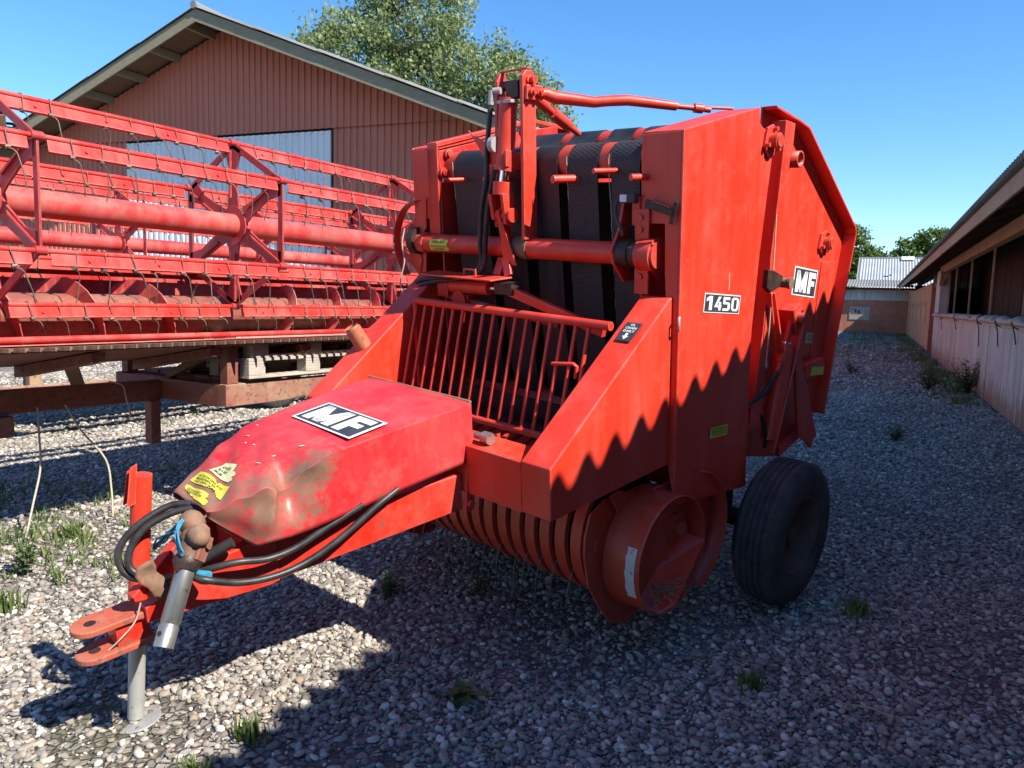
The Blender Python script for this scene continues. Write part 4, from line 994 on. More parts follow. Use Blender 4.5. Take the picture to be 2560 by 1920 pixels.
hood.data.set_sharp_from_angle(angle=R(38))
sm = hood.modifiers.new('solid', 'SOLIDIFY'); sm.thickness = 0.004; sm.offset = 1
g = G(); g.cyl((-1.43, -1.612, 0.955), (-0.75, -1.612, 0.955), 0.008, 8); g.build('hinge', RUST, hood)
g = G(); g.yz([(-1.655, 0.72), (-1.60, 0.72), (-1.63, 0.50), (-1.65, 0.488), (-1.675, 0.50)], -0.745, -0.733); st = g.build('hood_strap', RED, b, 0.003)
g = G(); g.cyl((-0.733, -1.652, 0.53), (-0.718, -1.652, 0.53), 0.017, 6); g.build('bolt', RED, st)
g = G(); g.cyl((-0.735, -1.60, 0.815), (-0.66, -1.60, 0.815), 0.015, 10).cyl((-0.69, -1.60, 0.815), (-0.65, -1.60, 0.815), 0.026, 10); g.build('hood_knob', STEEL, b, 0.004)

# --- drawbar
for mirror in (False, True):
    xf = mx if mirror else (lambda x: x)
    g = G()
    P = [(xf(-0.765), -1.665, 0.655), (xf(-0.765), -1.665, 0.50), (xf(-0.92), -2.46, 0.44), (xf(-0.92), -2.46, 0.61)]
    g.prism(P, (xf(-0.08) - xf(0.0), 0, 0))
    g.build('drawbar_beam', RED_ARM, b, 0.004)
    g = G(); P = [(xf(-0.905), -2.44, 0.625), (xf(-0.905), -2.44, 0.435), (xf(-1.02), -2.87, 0.42), (xf(-1.02), -2.87, 0.475), (xf(-0.965), -2.68, 0.585)]
    g.prism(P, (xf(-0.05) - xf(0.0), 0, 0)); g.build('drawbar_nose', RED_ARM, b, 0.004)
g = G(); g.box(-1.16, -1.04, -2.88, -2.50, 0.43, 0.45).box(-1.2, -1.0, -2.52, -2.50, 0.44, 0.60); g.build('drawbar_plate', RED_ARM, b, 0.002)
def hitch_plate(z):
    pts = [(-1.035, -2.84), (-1.165, -2.84), (-1.16, -3.02)] + [(-1.10 + 0.06 * math.cos(a), -3.02 + 0.06 * math.sin(a)) for a in [math.pi + i * math.pi / 12 for i in range(13)]]
    g = G(); g.xy(pts, z, z + 0.022)
    o = g.build('hitch_plate', HITCH, b, 0.004)
    g = G(); g.cyl((-1.10, -3.02, z + 0.016), (-1.10, -3.02, z + 0.0228), 0.019, 20)
    g.build('pin_hole', DARK, o)
    return o
hitch_plate(0.435); hitch_plate(0.335)
g = G(); g.box(-1.145, -1.055, -2.96, -2.85, 0.358, 0.434); g.build('hitch_block', RED_ARM, b, 0.003)
g = G(); g.yz([(-2.72, 0.40), (-2.865, 0.40), (-2.865, 0.455), (-2.72, 0.50)], -1.15, -1.05); g.build('hitch_yoke', RED_ARM, b, 0.006)
# --- parking jack
jt = V((-1.225, -2.745, 0.865)); jb = V((-1.228, -2.895, -0.035)); jd = (jb - jt).normalized()
g = G(); g.tube([jt, jt + jd * 0.50], 0.035, 24); jk = g.build('jack_tube', RED, b, 0.002)
g = G(); g.tube([jt + jd * 0.45, jb], 0.0285, 20); g.build('jack_leg', GALV, b)
u, w = perp(jd)
g = G(); a = jt + jd * 0.09
a = a + V((0.012, 0, 0)); g.prism([a + V((-0.014, -0.043, 0)), a + V((0.014, -0.043, 0)), a + V((0.014, -0.022, 0.07)), a + V((-0.014, -0.022, 0.07))], (0, 0.004, 0)); g.prism([a + V((0.014, -0.060, -0.004)), a + V((0.014, -0.03, 0.0)), a + V((0.014, -0.005, 0.14)), a + V((0.014, -0.03, 0.13))], (0.004, 0, 0)); g.prism([a + V((-0.018, -0.060, -0.004)), a + V((-0.018, -0.03, 0.0)), a + V((-0.018, -0.005, 0.12)), a + V((-0.018, -0.03, 0.11))], (0.004, 0, 0)); g.build('jack_clip', RED, jk)
g = G(); fz = jb + V((0, 0, -0.022))
disc = [(fz.x + 0.10 * math.cos(t * math.pi / 9), fz.y + 0.085 * math.sin(t * math.pi / 9)) for t in range(18)]
g.prism([(x, y, fz.z + 0.02 * math.sin((x - fz.x) * 14)) for x, y in disc], (0, 0, 0.008)); g.build('jack_foot', GALV, b, 0.003)
# --- drive shaft end
jc = V((-0.955, -2.695, 0.70))
g = G(); pd = V((0.09, -0.165, -0.215)).normalized()
g.lathe([(-0.04, 0.02), (-0.03, 0.035), (-0.015, 0.04), (0.0, 0.046), (0.02, 0.05), (0.03, 0.042), (0.05, 0.046), (0.062, 0.038), (0.075, 0.043), (0.10, 0.036)], jc, pd, 24)
g.sphere(jc + V((-0.032, 0.004, 0.03)), 0.05, 16, (1, 0.85, 0.95)).sphere(jc + V((0.04, -0.012, 0.012)), 0.046, 16, (1.05, 0.8, 0.8)); uj = g.build('shaft_joint', RUST, b)
g = G(); un_, uw_ = perp(pd)
for sg_ in (-1, 1): g.bar(jc + un_ * 0.046 * sg_ + pd * 0.0, jc + un_ * 0.04 * sg_ + pd * 0.085, 0.014, 0.05, uw_)
g.cyl(jc + pd * 0.03 - un_ * 0.062, jc + pd * 0.03 + un_ * 0.062, 0.014, 10); g.build('joint_yoke', RUSTY, uj, 0.003)
g = G(); g.lathe([(0.07, 0.04), (0.09, 0.047), (0.105, 0.042), (0.12, 0.037)], jc, pd, 18); g.cyl(jc + pd * 0.09 + V((-0.04, -0.02, 0)), jc + pd * 0.11 + V((0.02, -0.03, 0.01)), 0.014, 8); g.build('joint_collar', GREASE, uj)
e0 = jc + pd * 0.09; e1 = V((-0.84, -2.895, 0.42))
g = G(); dd = (e1 - e0)
g.tube([e0, e0 + dd * 0.72, e0 + dd * 0.73, e0 + dd * 0.75, e0 + dd * 0.76, e1], [0.0315, 0.0315, 0.0285, 0.0285, 0.0315, 0.0315], 24, caps=False); g.lathe([(0, 0.0315), (0.001, 0.026), (-0.05, 0.025)], e1, dd, 24); sh = g.build('shaft_tube', STEEL, b)
g = G(); g.lathe([(0.012, 0.0), (0.012, 0.026)], e1 - dd.normalized() * 0.05, dd, 20); g.build('tube_end', DARK, sh)
g = G(); q = e0 + dd * 0.86; un, uw = perp(dd); out = V((0.35, -0.9, 0.1)); out = (out - dd.normalized() * out.dot(dd.normalized())).normalized(); g.cyl(q + out * 0.027, q + out * 0.0325, 0.0085, 12); g.build('pin_hole', DARK, sh)
# --- guard plate, hoses, twine
rim = [(-2.90, 0.62), (-2.89, 0.65), (-2.86, 0.66), (-2.84, 0.66), (-2.83, 0.63), (-2.83, 0.61), (-2.81, 0.58), (-2.79, 0.54), (-2.79, 0.52), (-2.82, 0.50), (-2.85, 0.52), (-2.86, 0.55), (-2.87, 0.57), (-2.89, 0.59)]
def gx_(y, z): return -0.985 + 0.007 * math.sin((z + 0.4 * y) * 62) - 0.15 * (y + 2.83)
ring = [V((gx_(y, z), y, z)) for y, z in rim]
cy_, cz_ = -2.845, 0.58
g = G(); m = len(ring); lay = [ring]
for fr in (0.75, 0.5, 0.25): lay.append([V((gx_(cy_ + (y - cy_) * fr, cz_ + (z - cz_) * fr), cy_ + (y - cy_) * fr, cz_ + (z - cz_) * fr)) for y, z in rim])
vs = [p for l in lay for p in l] + [V((gx_(cy_, cz_), cy_, cz_))]
g.add(vs, [(k * m + i, k * m + (i + 1) % m, (k + 1) * m + (i + 1) % m, (k + 1) * m + i) for k in range(3) for i in range(m)] + [(3 * m + i, 3 * m + (i + 1) % m, 4 * m) for i in range(m)], True)
gp = g.build('guard_plate', RUST, b); sm = gp.modifiers.new('solid', 'SOLIDIFY'); sm.thickness = 0.005
hoses = [
    [(-1.10, -2.62, 0.745), (-1.15, -2.69, 0.75), (-1.17, -2.80, 0.71), (-1.18, -2.872, 0.64), (-1.16, -2.875, 0.565), (-1.12, -2.83, 0.53), (-1.03, -2.74, 0.535), (-0.93, -2.68, 0.575), (-0.885, -2.60, 0.585), (-0.865, -2.50, 0.565), (-0.845, -2.40, 0.575), (-0.82, -2.28, 0.62), (-0.79, -2.14, 0.67)],
    [(-1.08, -2.62, 0.735), (-1.12, -2.69, 0.735), (-1.145, -2.79, 0.70), (-1.15, -2.85, 0.63), (-1.135, -2.855, 0.57), (-1.08, -2.80, 0.535), (-0.98, -2.74, 0.565), (-0.885, -2.73, 0.575), (-0.86, -2.62, 0.525), (-0.84, -2.50, 0.505), (-0.825, -2.38, 0.515), (-0.80, -2.25, 0.565), (-0.775, -2.08, 0.655), (-0.77, -1.99, 0.69)],
]
for hp in hoses:
    g = G(); g.tube(curve_pts(hp, 7), 0.0125, 10); g.build('drawbar_hose', HOSE, b)
g = G(); g.cyl((-0.965, -2.70, 0.60), (-0.90, -2.60, 0.655), 0.019, 12); g.cyl((-1.0, -2.73, 0.585), (-0.965, -2.70, 0.60), 0.013, 8); g.build('hose_coupling', RUBBER, b)
g = G(); g.cyl((-0.945, -2.735, 0.575), (-0.885, -2.70, 0.575), 0.016, 10); g.build('coupling_tape', TWINE, b)
g = G()
for k in range(9):
    j = lambda s: rnd.uniform(-s, s)
    g.tube(curve_pts([(-1.02 + j(.01), -2.675, 0.75), (-1.06 + j(.01), -2.72 + j(.01), 0.70 + j(.012)), (-1.15 + j(.01), -2.74 + j(.012), 0.635 + j(.012)), (-1.205 + j(.006), -2.75 + j(.006), 0.60 + j(.02))], 4), 0.003, 4)
    g.tube(curve_pts([(-1.0 + j(.01), -2.69, 0.765), (-0.965 + j(.01), -2.745, 0.745 + j(.006)), (-0.935 + j(.015), -2.768, 0.715 + j(.008)), (-0.905 + j(.02), -2.772, 0.68 + j(.015))], 4), 0.003, 4)
g.build('blue_twine', TWINE, b)
g = G(); g.tube(curve_pts([(-1.025, -2.88, 0.50), (-1.03, -2.905, 0.44), (-1.035, -2.95, 0.40), (-1.06, -2.99, 0.36)], 4), 0.003, 5); g.build('hitch_string', STRING, b)

# --- pick-up
PC = (-1.0, 0.29)
g = G(); g.cyl((-1.80, *PC), (-0.41, *PC), 0.25, 32); pk = g.build('pickup_drum', DARK, b)
band = G(); n = 22
prof = []
for i in range(n + 1):
    a = R(95 + 165 * i / n); prof.append((PC[0] + 0.32 * math.cos(a), PC[1] + 0.32 * math.sin(a)))
prof = prof + [(-0.90, -0.02)]
vsb = []
for y, z in prof: vsb += [(-0.031, y, z), (-0.027, y * 1.0, z), (0.027, y, z), (0.031, y, z)]
# turn the strip edges inwards a little
for i, (y, z) in enumerate(prof):
    dv = V((y - PC[0], z - PC[1])).normalized() * 0.022
    vsb[4 * i] = (-0.031, y - dv.x, z - dv.y); vsb[4 * i + 3] = (0.031, y - dv.x, z - dv.y)
band.add(vsb, [(4 * i + k, 4 * i + k + 1, 4 * i + k + 5, 4 * i + k + 4) for i in range(len(prof) - 1) for k in range(3)], True)
bme = band.mesh('pickup_band', RED_PICK); bme.set_sharp_from_angle(angle=R(35))
NB = 16
for i in range(NB):
    o = link(bpy.data.objects.new('pickup_band', bme), b); o.location.x = -1.775 + i * (1.33 / (NB - 1)); o.rotation_euler = (rnd.uniform(-.004, .004), 0, 0)
tm = G(); tm.tube(curve_pts([(0, PC[0] - 0.20, PC[1] - 0.02), (0.0, PC[0] - 0.30, PC[1] - 0.10), (0.012, PC[0] - 0.36, PC[1] - 0.17), (0.012, PC[0] - 0.375, PC[1] - 0.235)], 4), 0.0035, 5)
tme = tm.mesh('pickup_tine', WIRE)
for i in range(NB - 1):
    for k, an in enumerate((8, 70)):
        o = link(bpy.data.objects.new('pickup_tine', tme), b)
        mat = Matrix.Translation((-1.775 + (i + 0.5) * (1.33 / (NB - 1)) + rnd.uniform(-.008, .008), PC[0], PC[1])) @ Matrix.Rotation(R(an + rnd.uniform(-6, 6)), 4, 'X') @ Matrix.Translation((0, -PC[0], -PC[1]))
        o.matrix_local = mat
# pick-up end: side cheek, drum with open end
for mirror in (False, True):
    xf = mx if mirror else (lambda x: x)
    g = G(); ck = [(-1.13, 0.48), (-1.19, 0.49), (-1.29, 0.45), (-1.325, 0.36), (-1.33, 0.27), (-1.305, 0.13), (-1.235, 0.0), (-1.15, -0.12), (-1.06, -0.165), (-0.97, -0.165), (-0.85, -0.10), (-0.72, 0.05), (-0.68, 0.25), (-0.75, 0.40), (-0.9, 0.47)]
    g.yz(ck, xf(-0.385), xf(-0.395)); ch = g.build('pickup_cheek', RED_PICK, b, 0.003)
    ec = V((xf(0.0), -0.93, 0.19)); sg = -1 if mirror else 1
    g = G(); g.lathe([(-0.38 * sg, 0.285), (-0.30 * sg, 0.275), (-0.215 * sg, 0.27), (-0.20 * sg, 0.273), (-0.198 * sg, 0.268), (-0.215 * sg, 0.264), (-0.29 * sg, 0.262)], ec, (1, 0, 0), 56); dr = g.build('end_drum', RED_PICK, b)
    g = G(); g.lathe([(-0.29 * sg, 0.262), (-0.285 * sg, 0.0)], ec, (1, 0, 0), 40); g.cyl((xf(-0.29), -0.80, 0.26), (xf(-0.235), -0.80, 0.26), 0.035, 14); g.cyl((xf(-0.29), -0.80, 0.26), (xf(-0.275), -0.80, 0.26), 0.07, 6)
    for yy, zz in ((-0.98, 0.38), (-1.08, 0.2), (-0.86, 0.12), (-1.04, 0.30)): g.cyl((xf(-0.29), yy, zz), (xf(-0.27), yy, zz), 0.013, 6)
    g; g.build('end_disc', RED_PICK, dr)
    g = G(); g.yz([(-1.19, 0.51), (-1.13, 0.52), (-1.01, 0.47), (-0.93, 0.43), (-0.87, 0.36), (-0.92, 0.29), (-1.0, 0.23), (-1.09, 0.36)], xf(-0.37), xf(-0.362)); g.build('gusset', RED_PICK, dr, 0.002)
    g = G(); g.prism([(xf(-0.30), -1.09, -0.01), (xf(-0.30), -0.98, 0.08), (xf(-0.30), -0.71, 0.20), (xf(-0.20), -0.665, 0.17), (xf(-0.20), -0.75, 0.0), (xf(-0.20), -0.90, -0.065), (xf(-0.20), -1.04, -0.055)], (0, 0.002, -0.006)); g.build('chute_plate', RED, dr)
    g = G(); g.lathe([(-0.42 * sg, 0.30), (-0.22 * sg, 0.30)], (xf(0.0), -0.72, 0.20), (1, 0, 0), 20, R(-75), R(75), (0, 1, 0)); sk = g.build('rear_skid', RED_PICK, b); sm = sk.modifiers.new('solid', 'SOLIDIFY'); sm.thickness = 0.006
    g = G(); g.yz([(-0.93, 0.48), (-0.66, 0.47), (-0.47, 0.38), (-0.42, 0.2), (-0.48, 0.02), (-0.66, -0.075), (-0.93, -0.06)], xf(-0.315), xf(-0.308)); g.build('rear_side_plate', RED_PICK, b, 0.002)
    if not mirror:
        g = G(); a0, a1 = R(155), R(205); n = 10; vs = []
        for i in range(n + 1):
            a = a0 + (a1 - a0) * i / n
            for x in (-0.268 + 0.004 * math.sin(i * 2.2), -0.222 + 0.003 * math.sin(i * 3.1)):
                rr = 0.2755 if x < -0.25 else 0.2730
                vs.append((x, -0.93 + rr * math.cos(a), 0.19 + rr * math.sin(a)))
        g.add(vs, [(2 * i, 2 * i + 1, 2 * i + 3, 2 * i + 2) for i in range(n)], True); tp = g.build('white_tape', TAPE, dr)
        g = G(); g.yz([(-1.27, 0.27), (-1.17, 0.275), (-1.165, 0.325), (-1.26, 0.32)], -0.385, -0.379); g.build('cheek_clip', RED_PICK, ch, 0.003)

# --- decals
def decal(name, o, ux, vy, mats, offs=0.0015):
    """flat plate at o with edge vectors ux, vy; returns (plate, place) where place maps 0..1 coords to local points"""
    o = V(o); ux = V(ux); vy = V(vy); n = ux.cross(vy).normalized()
    def place(u, v, h=0.0): return o + ux * u + vy * v + n * h
    g = G(); g.prism([place(0, 0, offs), place(1, 0, offs), place(1, 1, offs), place(0, 1, offs)], n * 0.001)
    return g.build(name, mats, b), place, n
def glyphs(polys, place, h, name, mat, parent):
    g = G()
    for poly in polys:
        nrm = (place(1, 0) - place(0, 0)).cross(place(0, 1) - place(0, 0)).normalized()
        g.prism([place(u, v, h) for u, v in poly], nrm * 0.0008)
    return g.build(name, mat, parent)
def text_on(txt, place, u0, u1, v0, v1, h, mat, parent, bold=0.0, name='lettering'):
    cu = bpy.data.curves.new('txt', 'FONT'); cu.body = txt; cu.size = 1.0; cu.offset = bold; cu.align_x = 'LEFT'; cu.resolution_u = 2; cu.space_line = 1.0
    ob = bpy.data.objects.new('txt', cu); C.objects.link(ob)
    dg = bpy.context.evaluated_depsgraph_get(); me = bpy.data.meshes.new_from_object(ob.evaluated_get(dg))
    bpy.data.objects.remove(ob); bpy.data.curves.remove(cu)
    co = np.array([v.co[:2] for v in me.vertices]); lo = co.min(0); hi = co.max(0)
    for v in me.vertices:
        u = u0 + (u1 - u0) * (v.co.x - lo[0]) / (hi[0] - lo[0]); w = v0 + (v1 - v0) * (v.co.y - lo[1]) / (hi[1] - lo[1])
        v.co = place(u, w, h)
    me.name = name; me.materials.clear(); me.materials.append(mat); me.update()
    return link(bpy.data.objects.new(name, me), parent)
def R4(u0, v0, u1, v1): return [(u0, v0), (u1, v0), (u1, v1), (u0, v1)]
def panel(plate, place, m=(0.03, 0.06), mat=None):
    g = G(); n = (place(1, 0) - place(0, 0)).cross(place(0, 1) - place(0, 0)).normalized()
    g.prism([place(u, v, 0.0032) for u, v in R4(m[0], m[1], 1 - m[0], 1 - m[1])], n * 0.0006)
    return g.build('panel', mat or DECAL, plate)
MFP = [R4(.10, .12, .22, .88), [(.22, .88), (.10, .88), (.10, .80), (.28, .12), (.38, .12), (.40, .20)], [(.56, .88), (.44, .88), (.26, .20), (.28, .12), (.38, .12)], R4(.44, .12, .56, .88), R4(.62, .12, .74, .88), R4(.74, .68, .92, .88), R4(.74, .40, .88, .58)]
def mf(o, ux, vy, parent_name):
    pl, place, n = decal('brand_decal', o, ux, vy, WHITE)
    panel(pl, place, (0.035, 0.05))
    glyphs(MFP, place, 0.0042, 'lettering', WHITE, pl)
    return pl
mf((-0.4195, 0.59, 1.15), (0, 0.32, -0.06), (0, 0.03, 0.16), 'gate')
hz = lambda y: 0.921 + (y + 2.08) * (0.02 / 0.23) + 0.008
mf((-1.245, -2.135, hz(-2.135)), (0.425, -0.02, 0.0), (0.0, 0.178, 0.178 * 0.087), 'hood')
pl, place, n = decal('model_number_decal', (-0.2495, -0.67, 1.24), (0, 0.325, -0.053), (0, 0.012, 0.085), WHITE); panel(pl, place, (0.02, 0.055))
D1 = [R4(.125, .14, .205, .86), [(.125, .86), (.05, .72), (.05, .58), (.125, .66)]]
D4 = [[(.27, .30), (.37, .86), (.44, .86), (.34, .42), (.34, .30)], R4(.34, .30, .46, .42), R4(.385, .14, .445, .30), R4(.385, .42, .445, .58)]
D5 = [R4(.50, .72, .69, .86), R4(.50, .48, .56, .72), R4(.56, .48, .65, .60), [(.65, .60), (.65, .48), (.70, .42), (.70, .52)], R4(.635, .24, .70, .46), [(.70, .24), (.635, .28), (.62, .26), (.65, .14)], R4(.50, .14, .65, .26)]
D0 = [[(.74, .28), (.80, .28), (.80, .72), (.74, .72)], [(.89, .28), (.95, .28), (.95, .72), (.89, .72)], [(.74, .72), (.80, .72), (.82, .75), (.87, .75), (.89, .72), (.95, .72), (.91, .86), (.78, .86)], [(.74, .28), (.78, .14), (.91, .14), (.95, .28), (.89, .28), (.87, .25), (.82, .25), (.80, .28)]]
glyphs(D1 + D4 + D5 + D0, place, 0.0042, 'lettering', WHITE, pl)
# OIL CHAIN DAILY plate on the right box slope
sl = V((0, 0.75, 0.51)).normalized()
base = V((-0.395, -1.11, 1.1698)) + V((0, -0.51, 0.75)).normalized() * 0.003
pl, place, n = decal('oil_decal', base, (0.075, 0, 0), sl * 0.108, DECAL)
for i, t in enumerate(('OIL', 'CHAIN', 'DAILY')):
    wd = (0.30, 0.74, 0.74)[i]
    text_on(t, place, 0.5 - wd / 2, 0.5 + wd / 2, 0.80 - i * 0.17, 0.92 - i * 0.17, 0.0042, WHITE, pl, 0.02)
glyphs([R4(.42, .22, .58, .40), [(.30, .24), (.5, .06), (.70, .24)]], place, 0.0042, 'arrow', WHITE, pl)
# yellow stickers
def sticker(o, ux, vy, lines, mat=YELLOW, name='warning_sticker', border=True):
    pl, place, n = decal(name, o, ux, vy, mat, 0.003)
    k = len(lines)
    for i, t in enumerate(lines):
        hh = 0.72 / k; v1 = 0.88 - i * 0.76 / k
        w = min(0.84, 0.1 + 0.07 * len(t))
        text_on(t, place, 0.5 - w / 2, 0.5 + w / 2, v1 - hh * 0.72, v1, 0.0052, INK, pl, 0.012)
    return pl
sticker((-0.2495, -0.57, 0.63), (0, 0.16, -0.02), (0, 0.008, 0.052), ['GET UR FOR DERES SKYLD', 'MASKINEN ER FARLIG', 'LAD DEN IKKE GAA'])
sticker((-0.4195, 0.82, 0.83), (0, 0.12, -0.02), (0, 0.01, 0.062), ['ADVARSEL', 'GET UR FOR', 'DERES SKYLD', 'PAS PAA'], PALEYEL)
sticker((-0.3445, 0.75, 0.655), (0, 0.19, -0.03), (0, 0.01, 0.05), [''] and [], YELLOW, 'reflector')
def hood_sticker(corners, lines, mat, cut):
    # corners: (u, t) of the hood surface at lower-left, upper-left, upper-right, lower-right of the sticker
    ll, ul, ur, lr = [V((*c, 0)) for c in corners]
    def place(u, v, hh=0.0):
        c = ll.lerp(lr, u).lerp(ul.lerp(ur, u), v); p = hood_pt(c.x, c.y)
        n = (hood_pt(c.x + 0.01, c.y) - p).cross(hood_pt(c.x, c.y - 0.01) - p).normalized()
        if n.z < 0: n = -n
        return p + n * (0.003 + hh)
    nu, nv = 26, 12; g = G(); vs = []; fs = []
    def inside(u, v):
        c = False; m = len(cut)
        for i in range(m):
            (x1, y1), (x2, y2) = cut[i], cut[i - 1]
            if (y1 > v) != (y2 > v) and u < (x2 - x1) * (v - y1) / (y2 - y1) + x1: c = not c
        return c
    vs = [place(i / nu, j / nv) for j in range(nv + 1) for i in range(nu + 1)]
    fs = [(j * (nu + 1) + i, j * (nu + 1) + i + 1, (j + 1) * (nu + 1) + i + 1, (j + 1) * (nu + 1) + i) for j in range(nv) for i in range(nu) if inside((i + .5) / nu, (j + .5) / nv)]
    g.add(vs, fs, True); pl = g.build('warning_sticker', mat, b)
    for i, t in enumerate(lines):
        text_on(t, place, 0.1, 0.1 + min(0.76, 0.055 * len(t)), 0.60 - i * 0.24, 0.76 - i * 0.24, 0.002, INK, pl, 0.014)
hood_sticker([(0.393, 0.819), (0.407, 0.730), (0.538, 0.726), (0.566, 0.827)], ['ADVARSEL', 'BLIV IKK', 'MELLEM'], PALEYEL, [(0, 0), (0.9, 0.0), (0.98, 0.12), (0.85, 0.3), (0.9, 0.5), (0.66, 0.6), (0.62, 0.86), (0.55, 1), (0, 1)])
hood_sticker([(0.322, 0.899), (0.344, 0.835), (0.594, 0.847), (0.633, 0.915)], ['GET UR FOR DERES SKYLD', 'MASKINEN ER', 'LAD DEN IKKE'], YELLOW, [(0, 0), (0.5, 0.0), (0.62, 0.12), (0.70, 0.3), (0.8, 0.15), (0.85, 0.0), (1, 0.0), (1, 1), (0.68, 1), (0.62, 0.8), (0.52, 1), (0, 1)])
hood_sticker([(0.336, 0.964), (0.326, 0.923), (0.626, 0.932), (0.633, 0.990)], ['ADVARSEL!', 'MASKINEN ER', 'IKKE'], YELLOW, [(0.0, 0.35), (0.1, 0.2), (0.22, 0.32), (0.3, 0.05), (0.42, 0.15), (0.55, 0.0), (1, 0.0), (0.97, 0.4), (0.8, 0.55), (0.78, 1), (0.1, 1), (0, 0.8)])
g = G(); qf = random.Random(8)
for fu, ft in ((0.36, 0.56), (0.40, 0.60), (0.43, 0.585), (0.57, 0.60), (0.55, 0.66), (0.33, 0.48), (0.60, 0.50)):
    p = hood_pt(fu, ft) + V((0, 0, 0.0025)); a = qf.uniform(0, 3.1); r0, r1 = qf.uniform(0.006, 0.011), qf.uniform(0.003, 0.005)
    g.prism([p + V((r0 * math.cos(t) * math.cos(a) - r1 * math.sin(t) * math.sin(a), r0 * math.cos(t) * math.sin(a) + r1 * math.sin(t) * math.cos(a), 0.0)) for t in [k * math.pi / 4 for k in range(8)]], (0, 0, 0.001))
tag(g.build('droppings', TAPE, hood), kind='stuff')
# label wrapped on the tube
g = G(); vs = []; n = 8
def tplace(u, v, h=0.0):
    a = R(150) + R(70) * (1 - v); rr = 0.0505 + h
    return V((-1.775 + 0.145 * u, TY + rr * math.cos(a), TZ + rr * math.sin(a)))
for i in range(n + 1): vs += [tplace(0, i / n, 0.001), tplace(1 + 0.05 * math.sin(i), i / n, 0.001)]
g.add(vs, [(2 * i, 2 * i + 1, 2 * i + 3, 2 * i + 2) for i in range(n)], True); pl = g.build('tube_sticker', YELLOW, b)
text_on('HISPAT', tplace, 0.15, 0.85, 0.66, 0.9, 0.002, INK, pl, 0.02); text_on('INDIKATOR FOR FULDT', tplace, 0.06, 0.94, 0.34, 0.48, 0.002, INK, pl, 0.01); text_on('BALLEKAMMER', tplace, 0.2, 0.8, 0.12, 0.26, 0.002, INK, pl, 0.01)
# straw lying in the open drum
g = G(); q = random.Random(3)
for i in range(130):
    c0 = BL @ V((q.uniform(-0.33, -0.21), q.uniform(-1.04, -0.84), q.uniform(-0.03, 0.055)))
    d0 = V((q.uniform(-1, 1), q.uniform(-1, 1), q.uniform(-0.35, 0.35))).normalized() * q.uniform(0.02, 0.06)
    g.tube([c0 - d0, c0 + d0 * 0.2 + V((0, 0, q.uniform(-.006, .006))), c0 + d0], 0.0016, 3, caps=False)
tag(g.build('straw', STRAW), 'tangle of dry straw lying inside the open drum end of the pick-up', 'straw', kind='stuff')
# ---------------------------------------------------------------- combine headers on trailers
hd = V((0.53, 0.848, 0)).normalized(); hy = V((-0.848, 0.53, 0)).normalized()
P0 = V((-2.10712, 5.68477, 0)); H0 = P0 - hd * hd.dot(P0)
HM = Matrix(((hd.x, hy.x, 0), (hd.y, hy.y, 0), (0, 0, 1))).to_4x4()
AZ, RR = 2.04, 0.585
# shared tine mesh: wraps the bat, coils below it and hangs down (local to a bat: tube centre at z=0, yard side is -y)
tg = G()
tg.tube([(0, 0.018, 0.0), (0, 0.006, 0.019), (0, -0.012, 0.016), (0, -0.02, -0.012), (0.004, -0.025, -0.078)], 0.0034, 4)
tg.tube([(-0.012, -0.018, -0.085), (0.012, -0.018, -0.085)], 0.0135, 7)
tg.tube([(0.0, -0.024, -0.092), (0.022, -0.03, -0.102), (0.034, -0.032, -0.12), (0.05, -0.028, -0.22), (0.05, -0.02, -0.285)], 0.0038, 4)
TINE = tg.mesh('tine', WIRE)
def spider_mesh(mat):
    g = G()
    for k in range(6):
        a = math.pi / 2 + k * math.pi / 3; c, s = math.cos(a), math.sin(a); t = (-s, c)
        pt = lambda r, w: (0, -(c * r + t[0] * w), s * r + t[1] * w)
        g.prism([(-0.006, *pt(0.06, -0.075)[1:]), (-0.006, *pt(0.06, 0.075)[1:]), (-0.006, *pt(0.20, 0.05)[1:]), (-0.006, *pt(0.40, 0.04)[1:]), (-0.006, *pt(0.53, 0.085)[1:]), (-0.006, *pt(0.565, 0.02)[1:]), (-0.006, *pt(0.565, -0.02)[1:]), (-0.006, *pt(0.53, -0.085)[1:]), (-0.006, *pt(0.40, -0.04)[1:]), (-0.006, *pt(0.20, -0.05)[1:])], (0.012, 0, 0))
        g.prism([(-0.02, *pt(0.20, 0.03)[1:]), (-0.02, *pt(0.55, 0.024)[1:]), (-0.02, *pt(0.55, 0.012)[1:]), (-0.02, *pt(0.20, 0.015)[1:])], (0.04, 0, 0))
        a2 = a + math.pi / 3
        p1 = V((0, -0.572 * c, 0.572 * s)); p2 = V((0, -0.572 * math.cos(a2), 0.572 * math.sin(a2)))
        g.bar(p1, p2, 0.012, 0.045, (p1 + p2))
        g.cyl((-0.03, *pt(0.585, 0)[1:]), (0.03, *pt(0.585, 0)[1:]), 0.026, 10)
    g.cyl((-0.012, 0, 0), (0.012, 0, 0), 0.14, 20)
    return g.mesh('reel_spider', mat)
SPID = spider_mesh(RED_SPI)
